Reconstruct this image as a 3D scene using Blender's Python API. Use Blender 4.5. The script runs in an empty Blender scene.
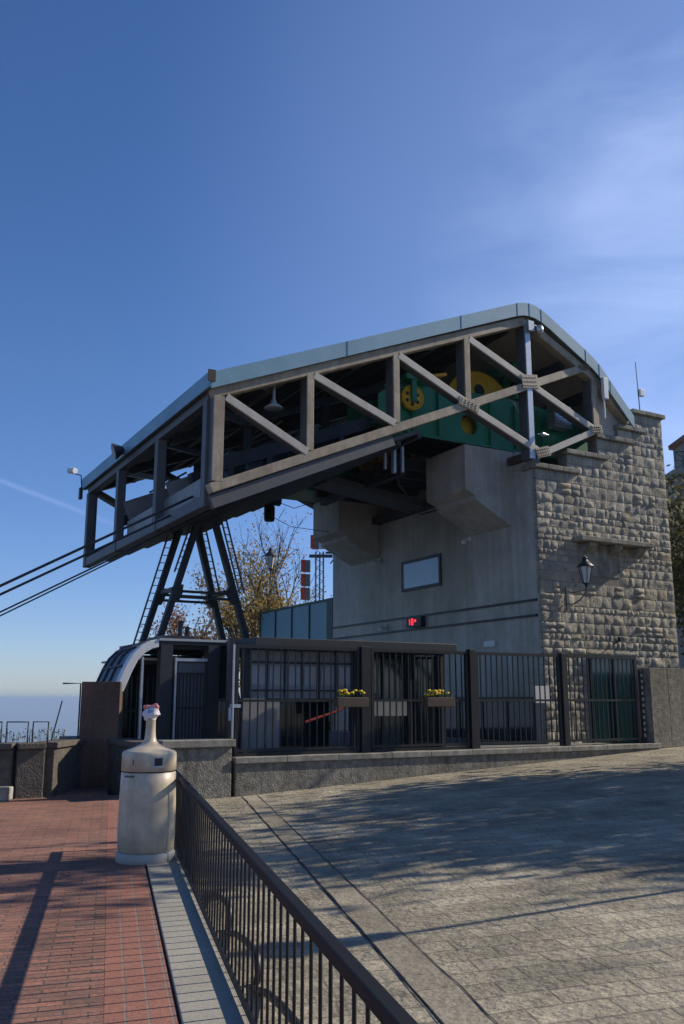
import bpy, math, random
from math import sin, cos, radians, pi, tan, atan, atan2, sqrt
from mathutils import Vector, Matrix, noise as mnoise
random.seed(7)
sc = bpy.context.scene
col = sc.collection

# ------------------------------------------------------------------ camera
EYE = 1.65
cd = bpy.data.cameras.new('camera'); cam = bpy.data.objects.new('camera', cd); col.objects.link(cam)
cam.location = (0, 0, EYE)
cam.rotation_euler = (radians(90) + atan(187 / 900.0), 0, 0)
cd.sensor_fit = 'VERTICAL'; cd.sensor_height = 36; cd.lens = 900.0 / 1024 * 36
cd.clip_start = 0.05; cd.clip_end = 200000
sc.camera = cam

# ------------------------------------------------------------------ light
SUN_AZ, SUN_EL = 70.0, 33.0            # azimuth clockwise from +Y (the view direction)
w = bpy.data.worlds.new('World'); sc.world = w; w.use_nodes = True
nt = w.node_tree; nt.nodes.clear()
def N(t, **k):
    n = nt.nodes.new(t)
    for a, b in k.items(): setattr(n, a, b)
    return n
out = N('ShaderNodeOutputWorld'); bg = N('ShaderNodeBackground'); sky = N('ShaderNodeTexSky')
sky.sky_type = 'NISHITA'; sky.sun_disc = False
sky.sun_elevation = radians(SUN_EL); sky.sun_rotation = radians(SUN_AZ)
sky.altitude = 700; sky.air_density = 1.0; sky.dust_density = 0.2; sky.ozone_density = 2.0
bg.inputs['Strength'].default_value = 0.10
hs = N('ShaderNodeHueSaturation'); hs.inputs['Saturation'].default_value = 1.20; hs.inputs['Hue'].default_value = 0.504
# thin cirrus: noise over the direction, stretched along streaks
tc = N('ShaderNodeTexCoord'); mp = N('ShaderNodeMapping')
mp.inputs['Rotation'].default_value = (0.3, 0.5, 0.5); mp.inputs['Scale'].default_value = (1.5, 4.0, 6.5)
nz = N('ShaderNodeTexNoise'); nz.inputs['Scale'].default_value = 1.3; nz.inputs['Detail'].default_value = 8
nz.inputs['Roughness'].default_value = 0.55; nz.inputs['Distortion'].default_value = 0.5
rp = N('ShaderNodeValToRGB'); rp.color_ramp.elements[0].position = 0.36; rp.color_ramp.elements[1].position = 0.82
n2 = N('ShaderNodeTexNoise'); n2.inputs['Scale'].default_value = 2.2; n2.inputs['Detail'].default_value = 2
# cirrus bank lies towards the right hand part of the sky
dot = N('ShaderNodeVectorMath', operation='DOT_PRODUCT'); dot.inputs[1].default_value = (0.50, 0.78, 0.375)
rm = N('ShaderNodeMapRange'); rm.inputs['From Min'].default_value = 0.90; rm.inputs['From Max'].default_value = 1.0
mul = N('ShaderNodeMath', operation='MULTIPLY'); mul2 = N('ShaderNodeMath', operation='MULTIPLY'); mul2.inputs[1].default_value = 0.62
mix = N('ShaderNodeMixRGB'); mix.inputs['Color2'].default_value = (7.0, 8.2, 10.5, 1)
L_ = nt.links.new
L_(tc.outputs['Generated'], mp.inputs['Vector']); L_(mp.outputs['Vector'], nz.inputs['Vector']); L_(nz.outputs['Fac'], rp.inputs['Fac'])
L_(tc.outputs['Generated'], dot.inputs[0]); L_(dot.outputs['Value'], rm.inputs['Value'])
L_(rp.outputs['Color'], mul.inputs[0]); L_(rm.outputs['Result'], mul.inputs[1]); L_(mul.outputs[0], mul2.inputs[0])
# broad thin veil on the same side and a faint old contrail low on the left
rv = N('ShaderNodeMapRange'); rv.inputs['From Min'].default_value = 0.72; rv.inputs['From Max'].default_value = 1.02; rv.inputs['To Max'].default_value = 0.15; rv.interpolation_type = 'SMOOTHSTEP'
L_(dot.outputs['Value'], rv.inputs['Value'])
def sky_dir(az, el): return Vector((sin(radians(az)) * cos(radians(el)), cos(radians(az)) * cos(radians(el)), sin(radians(el))))
ca, cb = sky_dir(-20.6, 12.6), sky_dir(-15.9, 11.1); cn_ = ca.cross(cb).normalized(); cc = (ca * 1.35 - cb * .35).normalized()
cd1 = N('ShaderNodeVectorMath', operation='DOT_PRODUCT'); cd1.inputs[1].default_value = cn_
cd2 = N('ShaderNodeVectorMath', operation='DOT_PRODUCT'); cd2.inputs[1].default_value = cc
cab = N('ShaderNodeMath', operation='ABSOLUTE'); cr1 = N('ShaderNodeMapRange'); cr1.inputs['From Max'].default_value = 0.0045; cr1.inputs['To Min'].default_value = 0.11; cr1.inputs['To Max'].default_value = 0; cr1.interpolation_type = 'SMOOTHSTEP'
cr2 = N('ShaderNodeMapRange'); cr2.inputs['From Min'].default_value = 0.985; cr2.inputs['From Max'].default_value = 0.998
cm = N('ShaderNodeMath', operation='MULTIPLY'); ad1 = N('ShaderNodeMath', operation='ADD'); ad2 = N('ShaderNodeMath', operation='ADD', use_clamp=True)
L_(tc.outputs['Generated'], cd1.inputs[0]); L_(tc.outputs['Generated'], cd2.inputs[0]); L_(cd1.outputs['Value'], cab.inputs[0]); L_(cab.outputs[0], cr1.inputs['Value'])
L_(cd2.outputs['Value'], cr2.inputs['Value']); L_(cr1.outputs['Result'], cm.inputs[0]); L_(cr2.outputs['Result'], cm.inputs[1])
L_(mul2.outputs[0], ad1.inputs[0]); L_(rv.outputs['Result'], ad1.inputs[1]); L_(ad1.outputs[0], ad2.inputs[0]); L_(cm.outputs[0], ad2.inputs[1])
L_(sky.outputs['Color'], hs.inputs['Color']); L_(hs.outputs['Color'], mix.inputs['Color1']); L_(ad2.outputs[0], mix.inputs['Fac'])
sx = N('ShaderNodeSeparateXYZ'); zr = N('ShaderNodeMapRange'); zr.inputs['From Min'].default_value = -0.02; zr.inputs['From Max'].default_value = 0.34
tint = N('ShaderNodeMixRGB'); tint.inputs['Color1'].default_value = (0.66, 0.74, 1.08, 1); tint.inputs['Color2'].default_value = (0.93, 0.96, 1.10, 1)
tm = N('ShaderNodeMixRGB', blend_type='MULTIPLY'); tm.inputs['Fac'].default_value = 1
L_(tc.outputs['Generated'], sx.inputs[0]); L_(sx.outputs['Z'], zr.inputs['Value']); L_(zr.outputs['Result'], tint.inputs['Fac'])
L_(mix.outputs['Color'], tm.inputs['Color1']); L_(tint.outputs['Color'], tm.inputs['Color2'])
L_(tm.outputs['Color'], bg.inputs['Color']); L_(bg.outputs[0], out.inputs[0])

sd = bpy.data.lights.new('sun', 'SUN'); sd.energy = 4.4; sd.angle = radians(0.53); sd.color = (1.0, 0.90, 0.74)
so = bpy.data.objects.new('sun', sd); col.objects.link(so)
sdir = Vector((sin(radians(SUN_AZ)) * cos(radians(SUN_EL)), cos(radians(SUN_AZ)) * cos(radians(SUN_EL)), sin(radians(SUN_EL))))
so.rotation_euler = sdir.to_track_quat('Z', 'Y').to_euler(); so.location = sdir * 60
vs = sc.view_settings
vs.view_transform = 'Standard'; vs.look = 'None'; vs.exposure = 0.28; vs.gamma = 1; vs.use_curve_mapping = False
sc.cycles.max_bounces = 6; sc.cycles.volume_bounces = 0; sc.cycles.use_denoising = True

# ------------------------------------------------------------------ frames
TH = radians(29.4)                       # the station is turned 29.4 degrees
CX, CY = 4.862, 22.0                     # its corner between concrete front and stone side
FR = {'W': (Vector((0, 0, 0)), 0.0),
      'S': (Vector((CX, CY, 0)), TH),
      'R': (Vector((-1.83, 10.3, 0)), radians(14.2)),      # railing line: +y runs away from the viewer
      'G': (Vector((-1.72, 16.15, 0)), radians(11.4))}     # gutter line in the street
def to_world(fr, p):
    o, a = FR[fr]; x, y, z = p
    return Vector((o.x + cos(a) * x - sin(a) * y, o.y + sin(a) * x + cos(a) * y, o.z + z))
def to_local(fr, p):
    o, a = FR[fr]; x, y = p[0] - o.x, p[1] - o.y
    return (cos(a) * x + sin(a) * y, -sin(a) * x + cos(a) * y)
def road_z(x, y):
    s = x * 0.982 + y * 0.19
    return 0.053 * max(0.0, s - 1.15) if s < 14 else 0.053 * 12.85 + 0.03 * (s - 14)

# ------------------------------------------------------------------ materials
def material(name, base, rough=0.8, metal=0.0, var=0.12, scale=6.0, bump=0.1, bscale=40.0, stretch=(1, 1, 1), stain=None, spec=0.4, bd=0.02):
    m = bpy.data.materials.new(name); m.use_nodes = True; t = m.node_tree; b = t.nodes['Principled BSDF']
    b.inputs['Roughness'].default_value = rough; b.inputs['Metallic'].default_value = metal
    b.inputs['Specular IOR Level'].default_value = spec
    c = t.nodes.new('ShaderNodeTexCoord'); mpn = t.nodes.new('ShaderNodeMapping'); mpn.inputs['Scale'].default_value = stretch
    t.links.new(c.outputs['Object'], mpn.inputs['Vector'])
    n = t.nodes.new('ShaderNodeTexNoise'); n.inputs['Scale'].default_value = scale; n.inputs['Detail'].default_value = 7; n.inputs['Roughness'].default_value = 0.62
    t.links.new(mpn.outputs['Vector'], n.inputs['Vector'])
    r = t.nodes.new('ShaderNodeValToRGB'); r.color_ramp.elements[0].position = 0.3; r.color_ramp.elements[1].position = 0.72
    lo = stain if stain else tuple(v * (1 - var) for v in base); hi = tuple(min(1, v * (1 + var)) for v in base)
    r.color_ramp.elements[0].color = (*lo, 1); r.color_ramp.elements[1].color = (*hi, 1)
    t.links.new(n.outputs['Fac'], r.inputs['Fac']); t.links.new(r.outputs['Color'], b.inputs['Base Color'])
    if bump:
        n3 = t.nodes.new('ShaderNodeTexNoise'); n3.inputs['Scale'].default_value = bscale; n3.inputs['Detail'].default_value = 5
        t.links.new(c.outputs['Object'], n3.inputs['Vector'])
        bp = t.nodes.new('ShaderNodeBump'); bp.inputs['Strength'].default_value = bump; bp.inputs['Distance'].default_value = bd
        t.links.new(n3.outputs['Fac'], bp.inputs['Height']); t.links.new(bp.outputs['Normal'], b.inputs['Normal'])
    return m
M = {}
M['concrete'] = material('board_concrete', (0.52, 0.495, 0.45), 0.9, var=0.08, scale=1.6, stretch=(1.5, 1.5, 0.3), stain=(0.45, 0.425, 0.385), bump=0.35, bscale=25)
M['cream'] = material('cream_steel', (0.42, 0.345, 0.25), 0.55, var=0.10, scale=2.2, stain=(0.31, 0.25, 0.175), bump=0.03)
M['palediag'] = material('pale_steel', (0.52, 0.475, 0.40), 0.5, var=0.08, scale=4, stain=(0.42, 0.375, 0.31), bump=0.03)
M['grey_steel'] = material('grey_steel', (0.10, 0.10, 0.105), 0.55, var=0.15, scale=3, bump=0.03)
M['dark_steel'] = material('dark_steel', (0.030, 0.032, 0.036), 0.5, var=0.2, scale=5, bump=0.05)
M['fence'] = material('fence_paint', (0.012, 0.012, 0.014), 0.45, var=0.25, scale=9, bump=0.12, bscale=120, bd=0.003)
M['rust'] = material('worn_rail_paint', (0.010, 0.013, 0.019), 0.6, var=0.2, scale=14, stain=(0.014, 0.014, 0.015), bump=0.15, bscale=90, bd=0.004, spec=0.15)
M['zinc'] = material('galvanised', (0.46, 0.48, 0.50), 0.34, metal=0.6, var=0.15, scale=8, bump=0.05)
M['roofblue'] = material('blue_roof_sheet', (0.215, 0.37, 0.45), 0.5, var=0.08, scale=1.2, stain=(0.165, 0.30, 0.375), bump=0.03)
M['ceiling'] = material('beige_soffit', (0.50, 0.44, 0.37), 0.8, var=0.08, scale=2)
M['green'] = material('machine_green', (0.032, 0.215, 0.11), 0.45, var=0.15, scale=3, bump=0.04)
M['darkgreen'] = material('dark_green', (0.012, 0.05, 0.03), 0.5, var=0.2, scale=3)
M['yellow'] = material('machine_yellow', (0.85, 0.46, 0.03), 0.45, var=0.12, scale=5, bump=0.03)
M['teal'] = material('teal_sheet', (0.12, 0.26, 0.31), 0.42, var=0.10, scale=1.5, stretch=(1, 1, 0.4))
M['granite'] = material('rough_granite', (0.27, 0.25, 0.215), 0.92, var=0.2, scale=9, stain=(0.13, 0.12, 0.10), bump=1.0, bscale=38, bd=0.03)
M['capstone'] = material('cap_stone', (0.33, 0.31, 0.265), 0.88, var=0.15, scale=5, stain=(0.19, 0.18, 0.15), bump=0.5, bscale=45)
M['darkgran'] = material('weathered_wall_stone', (0.13, 0.11, 0.09), 0.93, var=0.2, scale=6, stain=(0.07, 0.06, 0.05), bump=0.8, bscale=30, bd=0.03)
M['platform'] = material('platform_concrete', (0.16, 0.155, 0.145), 0.9, var=0.15, scale=4, bump=0.2)
M['white'] = material('white_paint', (0.72, 0.72, 0.70), 0.5, var=0.06, scale=8, bump=0)
M['lightpanel'] = material('light_grey_panel', (0.40, 0.42, 0.43), 0.55, var=0.08, scale=3, bump=0)
M['greywall'] = material('grey_annex_wall', (0.30, 0.315, 0.33), 0.7, var=0.1, scale=3)
M['door_grey'] = material('door_grey', (0.12, 0.13, 0.135), 0.5, var=0.1, scale=3)
M['red'] = material('signal_red', (0.85, 0.10, 0.06), 0.5, var=0.1)
M['bin'] = material('cream_bin_enamel', (0.62, 0.52, 0.385), 0.42, var=0.06, scale=4, stain=(0.53, 0.445, 0.33), stretch=(2, 2, 0.4), bump=0.04, bscale=15, spec=0.5)
M['binbase'] = material('bin_plinth', (0.40, 0.375, 0.33), 0.6, var=0.15, scale=10, bump=0.1)
M['black'] = material('black_plastic', (0.015, 0.015, 0.017), 0.5, var=0.2, bump=0)
M['paper'] = material('crumpled_paper', (0.72, 0.68, 0.70), 0.75, var=0.05, bump=0.2)
M['pink'] = material('pink_paper', (0.70, 0.25, 0.22), 0.7, var=0.1, bump=0.1)
M['bluep'] = material('blue_paper', (0.15, 0.32, 0.6), 0.7, var=0.1, bump=0.1)
M['brown'] = material('brown_planter', (0.085, 0.06, 0.045), 0.8, var=0.25, scale=12)
M['petal'] = material('yellow_petals', (0.75, 0.52, 0.03), 0.6, var=0.15, scale=30, bump=0)
M['plantleaf'] = material('plant_leaf', (0.05, 0.11, 0.025), 0.6, var=0.3, scale=20, bump=0)
M['bark'] = material('bark', (0.10, 0.085, 0.07), 0.95, var=0.3, scale=18, stretch=(1, 1, 0.3), bump=0.8, bscale=30)
M['hill'] = material('far_country', (0.07, 0.085, 0.05), 0.95, var=0.3, scale=0.002, bump=0)
M['dirt'] = material('verge_ground', (0.12, 0.10, 0.075), 0.95, var=0.25, scale=0.8, bump=0.5, bscale=12)
M['oldwall'] = material('castle_wall', (0.24, 0.22, 0.19), 0.9, var=0.15, scale=1.5, bump=0.6, bscale=6, bd=0.06)
M['rope'] = material('steel_rope', (0.05, 0.05, 0.055), 0.45, metal=0.5, var=0.1, bump=0)
M['redpipe'] = material('red_handrail', (0.3, 0.035, 0.02), 0.5, bump=0)
M['tiles_old'] = material('terracotta_brick', (0.26, 0.13, 0.085), 0.9, var=0.25, scale=12, bump=0.6, bscale=30)

def weather(m, lo=0.62, hi=1.08, s1=(5, 5, 0.12), s2=0.7):
    t = m.node_tree; b = t.nodes['Principled BSDF']; src = b.inputs['Base Color'].links[0].from_socket
    c = t.nodes.new('ShaderNodeTexCoord'); last = src
    for st, sc1, l, h, p0, p1 in ((s1, 1.0, lo, hi, .34, .60), ((1, 1, 1), s2, .80, 1.08, .38, .62)):
        mpn = t.nodes.new('ShaderNodeMapping'); mpn.inputs['Scale'].default_value = st; n = t.nodes.new('ShaderNodeTexNoise'); n.inputs['Scale'].default_value = sc1; n.inputs['Detail'].default_value = 9; n.inputs['Roughness'].default_value = .7
        r = t.nodes.new('ShaderNodeValToRGB'); r.color_ramp.elements[0].position = p0; r.color_ramp.elements[1].position = p1
        r.color_ramp.elements[0].color = (l, l * .98, l * .93, 1); r.color_ramp.elements[1].color = (h, h, h, 1)
        mx = t.nodes.new('ShaderNodeMixRGB'); mx.blend_type = 'MULTIPLY'; mx.inputs[0].default_value = 1
        t.links.new(c.outputs['Object'], mpn.inputs['Vector']); t.links.new(mpn.outputs['Vector'], n.inputs['Vector']); t.links.new(n.outputs['Fac'], r.inputs['Fac'])
        t.links.new(last, mx.inputs[1]); t.links.new(r.outputs['Color'], mx.inputs[2]); last = mx.outputs[0]
    t.links.new(last, b.inputs['Base Color'])
weather(M['concrete'], .86, 1.04); weather(M['granite'], .7, 1.1, (6, 6, .5)); weather(M['cream'], .75, 1.06, (4, 4, .6), 2.5); weather(M['bin'], .95, 1.02, (14, 14, .5), 5); weather(M['capstone'], .7, 1.1, (5, 5, 1.0), 3)
M['interior'] = material('worn_grey_paint', (0.24, 0.24, 0.235), 0.5, var=0.2, scale=4, bump=0.03)

def glass(name, base, rough, spec=0.6):
    m = bpy.data.materials.new(name); m.use_nodes = True; b = m.node_tree.nodes['Principled BSDF']
    b.inputs['Base Color'].default_value = (*base, 1); b.inputs['Roughness'].default_value = rough
    b.inputs['Specular IOR Level'].default_value = spec
    return m
M['noseglass'] = glass('nose_glass', (0.02, 0.035, 0.065), 0.30, 0.2)
M['darkglass'] = glass('dark_glazing', (0.010, 0.022, 0.028), 0.06, 0.7)
M['blueglass'] = glass('frosted_window', (0.40, 0.62, 0.78), 0.25, 0.6)
M['tealglass'] = glass('teal_door_glass', (0.012, 0.05, 0.058), 0.15, 0.6)
M['lampglass'] = glass('milky_lamp_glass', (0.62, 0.64, 0.64), 0.35)
def emis(name, c, s):
    m = bpy.data.materials.new(name); m.use_nodes = True; b = m.node_tree.nodes['Principled BSDF']
    b.inputs['Base Color'].default_value = (*c, 1); b.inputs['Emission Color'].default_value = (*c, 1); b.inputs['Emission Strength'].default_value = s
    return m
M['led'] = emis('red_led', (1.0, 0.03, 0.05), 1.6)

def leafmat(name, cols):
    """each leaf clump has its own colour, drawn per island"""
    m = bpy.data.materials.new(name); m.use_nodes = True; t = m.node_tree; b = t.nodes['Principled BSDF']
    g = t.nodes.new('ShaderNodeNewGeometry'); r = t.nodes.new('ShaderNodeValToRGB')
    e = r.color_ramp.elements
    while len(e) < len(cols): e.new(0.5)
    for i, c in enumerate(cols): e[i].position = i / (len(cols) - 1); e[i].color = (*c, 1)
    t.links.new(g.outputs['Random Per Island'], r.inputs['Fac']); t.links.new(r.outputs['Color'], b.inputs['Base Color'])
    b.inputs['Roughness'].default_value = 0.7; b.inputs['Specular IOR Level'].default_value = 0.2
    tr = t.nodes.new('ShaderNodeBsdfTranslucent'); mx = t.nodes.new('ShaderNodeMixShader'); mx.inputs[0].default_value = 0.35
    t.links.new(r.outputs['Color'], tr.inputs['Color'])
    o = t.nodes['Material Output']; t.links.new(b.outputs[0], mx.inputs[1]); t.links.new(tr.outputs[0], mx.inputs[2]); t.links.new(mx.outputs[0], o.inputs[0])
    return m
M['leaf_gold'] = leafmat('golden_leaves', [(0.30, 0.24, 0.06), (0.50, 0.30, 0.06), (0.20, 0.19, 0.06), (0.42, 0.22, 0.07)])
M['leaf_rust'] = leafmat('russet_leaves', [(0.34, 0.13, 0.07), (0.22, 0.10, 0.06), (0.44, 0.18, 0.08), (0.26, 0.16, 0.08)])
M['leaf_olive'] = leafmat('olive_leaves', [(0.05, 0.065, 0.02), (0.09, 0.09, 0.03), (0.14, 0.11, 0.03), (0.035, 0.05, 0.018)])

def island_stone(name, cols, mortar=None, bump=0.9, bscale=14):
    m = bpy.data.materials.new(name); m.use_nodes = True; t = m.node_tree; b = t.nodes['Principled BSDF']
    b.inputs['Roughness'].default_value = 0.92; b.inputs['Specular IOR Level'].default_value = 0.25
    g = t.nodes.new('ShaderNodeNewGeometry'); r = t.nodes.new('ShaderNodeValToRGB'); e = r.color_ramp.elements
    while len(e) < len(cols): e.new(0.5)
    for i, c in enumerate(cols): e[i].position = i / (len(cols) - 1); e[i].color = (*c, 1)
    t.links.new(g.outputs['Random Per Island'], r.inputs['Fac'])
    c = t.nodes.new('ShaderNodeTexCoord'); n = t.nodes.new('ShaderNodeTexNoise'); n.inputs['Scale'].default_value = 1.4; n.inputs['Detail'].default_value = 11; n.inputs['Roughness'].default_value = 0.72
    t.links.new(c.outputs['Object'], n.inputs['Vector'])
    r2 = t.nodes.new('ShaderNodeValToRGB'); r2.color_ramp.elements[0].position = 0.36; r2.color_ramp.elements[1].position = 0.62
    r2.color_ramp.elements[0].color = (0.62, 0.62, 0.62, 1); r2.color_ramp.elements[1].color = (1.1, 1.09, 1.06, 1)
    t.links.new(n.outputs['Fac'], r2.inputs['Fac'])
    mx = t.nodes.new('ShaderNodeMixRGB'); mx.blend_type = 'MULTIPLY'; mx.inputs[0].default_value = 1
    t.links.new(r.outputs['Color'], mx.inputs[1]); t.links.new(r2.outputs['Color'], mx.inputs[2]); t.links.new(mx.outputs[0], b.inputs['Base Color'])
    n3 = t.nodes.new('ShaderNodeTexNoise'); n3.inputs['Scale'].default_value = bscale; n3.inputs['Detail'].default_value = 8; n3.inputs['Roughness'].default_value = 0.65
    t.links.new(c.outputs['Object'], n3.inputs['Vector'])
    bp = t.nodes.new('ShaderNodeBump'); bp.inputs['Strength'].default_value = bump; bp.inputs['Distance'].default_value = 0.04
    t.links.new(n3.outputs['Fac'], bp.inputs['Height']); t.links.new(bp.outputs['Normal'], b.inputs['Normal'])
    return m
M['stones'] = island_stone('rustic_limestone', [(0.43, 0.385, 0.30), (0.51, 0.46, 0.365), (0.35, 0.325, 0.265), (0.55, 0.495, 0.39), (0.38, 0.365, 0.32), (0.46, 0.395, 0.28)])
M['mortar'] = material('mortar', (0.25, 0.22, 0.175), 0.95, var=0.2, scale=8, bump=0.5)

def brickmat(name, c1, c2, mortar, bw, rh, ms, offset=0.5, rot=0.0, bumpn=0.35, noise_amt=0.5, distort=0.0, rough=0.85, fine=60, dirt=(0.6, 1.15), bdist=0.012, dirts=0.8):
    m = bpy.data.materials.new(name); m.use_nodes = True; t = m.node_tree; b = t.nodes['Principled BSDF']
    b.inputs['Roughness'].default_value = rough; b.inputs['Specular IOR Level'].default_value = 0.3
    c = t.nodes.new('ShaderNodeTexCoord'); mpn = t.nodes.new('ShaderNodeMapping'); mpn.inputs['Rotation'].default_value = (0, 0, rot)
    t.links.new(c.outputs['Object'], mpn.inputs['Vector'])
    vec = mpn.outputs['Vector']
    if distort:
        dn = t.nodes.new('ShaderNodeTexNoise'); dn.inputs['Scale'].default_value = 1.2; dn.inputs['Detail'].default_value = 3
        t.links.new(vec, dn.inputs['Vector'])
        sub = t.nodes.new('ShaderNodeVectorMath'); sub.operation = 'SUBTRACT'; sub.inputs[1].default_value = (0.5, 0.5, 0.5)
        scl = t.nodes.new('ShaderNodeVectorMath'); scl.operation = 'SCALE'; scl.inputs['Scale'].default_value = distort
        add = t.nodes.new('ShaderNodeVectorMath'); add.operation = 'ADD'
        t.links.new(dn.outputs['Color'], sub.inputs[0]); t.links.new(sub.outputs[0], scl.inputs[0]); t.links.new(scl.outputs[0], add.inputs[0]); t.links.new(vec, add.inputs[1])
        vec = add.outputs[0]
    br = t.nodes.new('ShaderNodeTexBrick'); br.offset = offset; br.squash = 1
    br.inputs['Scale'].default_value = 1.0; br.inputs['Brick Width'].default_value = bw; br.inputs['Row Height'].default_value = rh
    br.inputs['Mortar Size'].default_value = ms; br.inputs['Mortar Smooth'].default_value = 0.3; br.inputs['Bias'].default_value = 0.0
    br.inputs['Color1'].default_value = (*c1, 1); br.inputs['Color2'].default_value = (*c2, 1); br.inputs['Mortar'].default_value = (*mortar, 1)
    t.links.new(vec, br.inputs['Vector'])
    n = t.nodes.new('ShaderNodeTexNoise'); n.inputs['Scale'].default_value = dirts; n.inputs['Detail'].default_value = 9; n.inputs['Roughness'].default_value = 0.68
    t.links.new(c.outputs['Object'], n.inputs['Vector'])
    r2 = t.nodes.new('ShaderNodeValToRGB'); r2.color_ramp.elements[0].position = 0.33; r2.color_ramp.elements[1].position = 0.66
    r2.color_ramp.elements[0].color = (dirt[0],) * 3 + (1,); r2.color_ramp.elements[1].color = (dirt[1],) * 3 + (1,)
    t.links.new(n.outputs['Fac'], r2.inputs['Fac'])
    mx = t.nodes.new('ShaderNodeMixRGB'); mx.blend_type = 'MULTIPLY'; mx.inputs[0].default_value = 1
    t.links.new(br.outputs['Color'], mx.inputs[1]); t.links.new(r2.outputs['Color'], mx.inputs[2])
    nf = t.nodes.new('ShaderNodeTexNoise'); nf.inputs['Scale'].default_value = fine; nf.inputs['Detail'].default_value = 4
    t.links.new(c.outputs['Object'], nf.inputs['Vector'])
    r3 = t.nodes.new('ShaderNodeValToRGB'); r3.color_ramp.elements[0].color = (0.72, 0.72, 0.72, 1); r3.color_ramp.elements[1].color = (1.22, 1.22, 1.22, 1)
    r3.color_ramp.elements[0].position = 0.35; r3.color_ramp.elements[1].position = 0.65
    t.links.new(nf.outputs['Fac'], r3.inputs['Fac'])
    mx2 = t.nodes.new('ShaderNodeMixRGB'); mx2.blend_type = 'MULTIPLY'; mx2.inputs[0].default_value = 0.8
    t.links.new(mx.outputs[0], mx2.inputs[1]); t.links.new(r3.outputs['Color'], mx2.inputs[2]); t.links.new(mx2.outputs[0], b.inputs['Base Color'])
    hm = t.nodes.new('ShaderNodeMath'); hm.operation = 'MULTIPLY_ADD'; hm.inputs[1].default_value = -1.0
    nb = t.nodes.new('ShaderNodeTexNoise'); nb.inputs['Scale'].default_value = fine * 0.35; nb.inputs['Detail'].default_value = 8; nb.inputs['Roughness'].default_value = 0.6
    t.links.new(c.outputs['Object'], nb.inputs['Vector'])
    sc_ = t.nodes.new('ShaderNodeMath'); sc_.operation = 'MULTIPLY'; sc_.inputs[1].default_value = noise_amt * 2
    t.links.new(nb.outputs['Fac'], sc_.inputs[0]); t.links.new(br.outputs['Fac'], hm.inputs[0]); t.links.new(sc_.outputs[0], hm.inputs[2])
    bp = t.nodes.new('ShaderNodeBump'); bp.inputs['Strength'].default_value = bumpn; bp.inputs['Distance'].default_value = bdist
    t.links.new(hm.outputs[0], bp.inputs['Height']); t.links.new(bp.outputs['Normal'], b.inputs['Normal'])
    return m
M['terrace'] = brickmat('terracotta_paving', (0.36, 0.165, 0.11), (0.205, 0.115, 0.088), (0.13, 0.095, 0.08), 0.26, 0.078, 0.007, rot=0.0, distort=0.012, fine=70, dirt=(0.62, 1.15), bumpn=0.6)
M['terrace_edge'] = brickmat('terracotta_border', (0.33, 0.145, 0.10), (0.27, 0.125, 0.09), (0.22, 0.19, 0.165), 0.118, 1.2, 0.006, offset=0.0, fine=90, dirt=(0.8, 1.1))
M['strip'] = brickmat('pale_edge_stone', (0.36, 0.34, 0.285), (0.33, 0.31, 0.26), (0.24, 0.22, 0.18), 2.0, 1.4, 0.004, offset=0.0, fine=120, dirt=(0.8, 1.08), bdist=0.006)
M['road'] = brickmat('street_slabs', (0.45, 0.395, 0.285), (0.32, 0.28, 0.205), (0.265, 0.23, 0.17), 0.47, 0.235, 0.010, distort=0.11, fine=34, noise_amt=1.5, bumpn=0.75, dirt=(0.50, 1.12), bdist=0.022, dirts=0.9)
M['gutter'] = brickmat('gutter_slabs', (0.35, 0.305, 0.225), (0.28, 0.245, 0.18), (0.2, 0.17, 0.125), 2.0, 0.9, 0.006, fine=40, noise_amt=0.9, bumpn=0.6, dirt=(0.65, 1.15), bdist=0.02)
M['brickpier'] = brickmat('pier_brick', (0.20, 0.11, 0.075), (0.14, 0.085, 0.06), (0.10, 0.09, 0.075), 0.25, 0.07, 0.008, fine=50)

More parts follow.
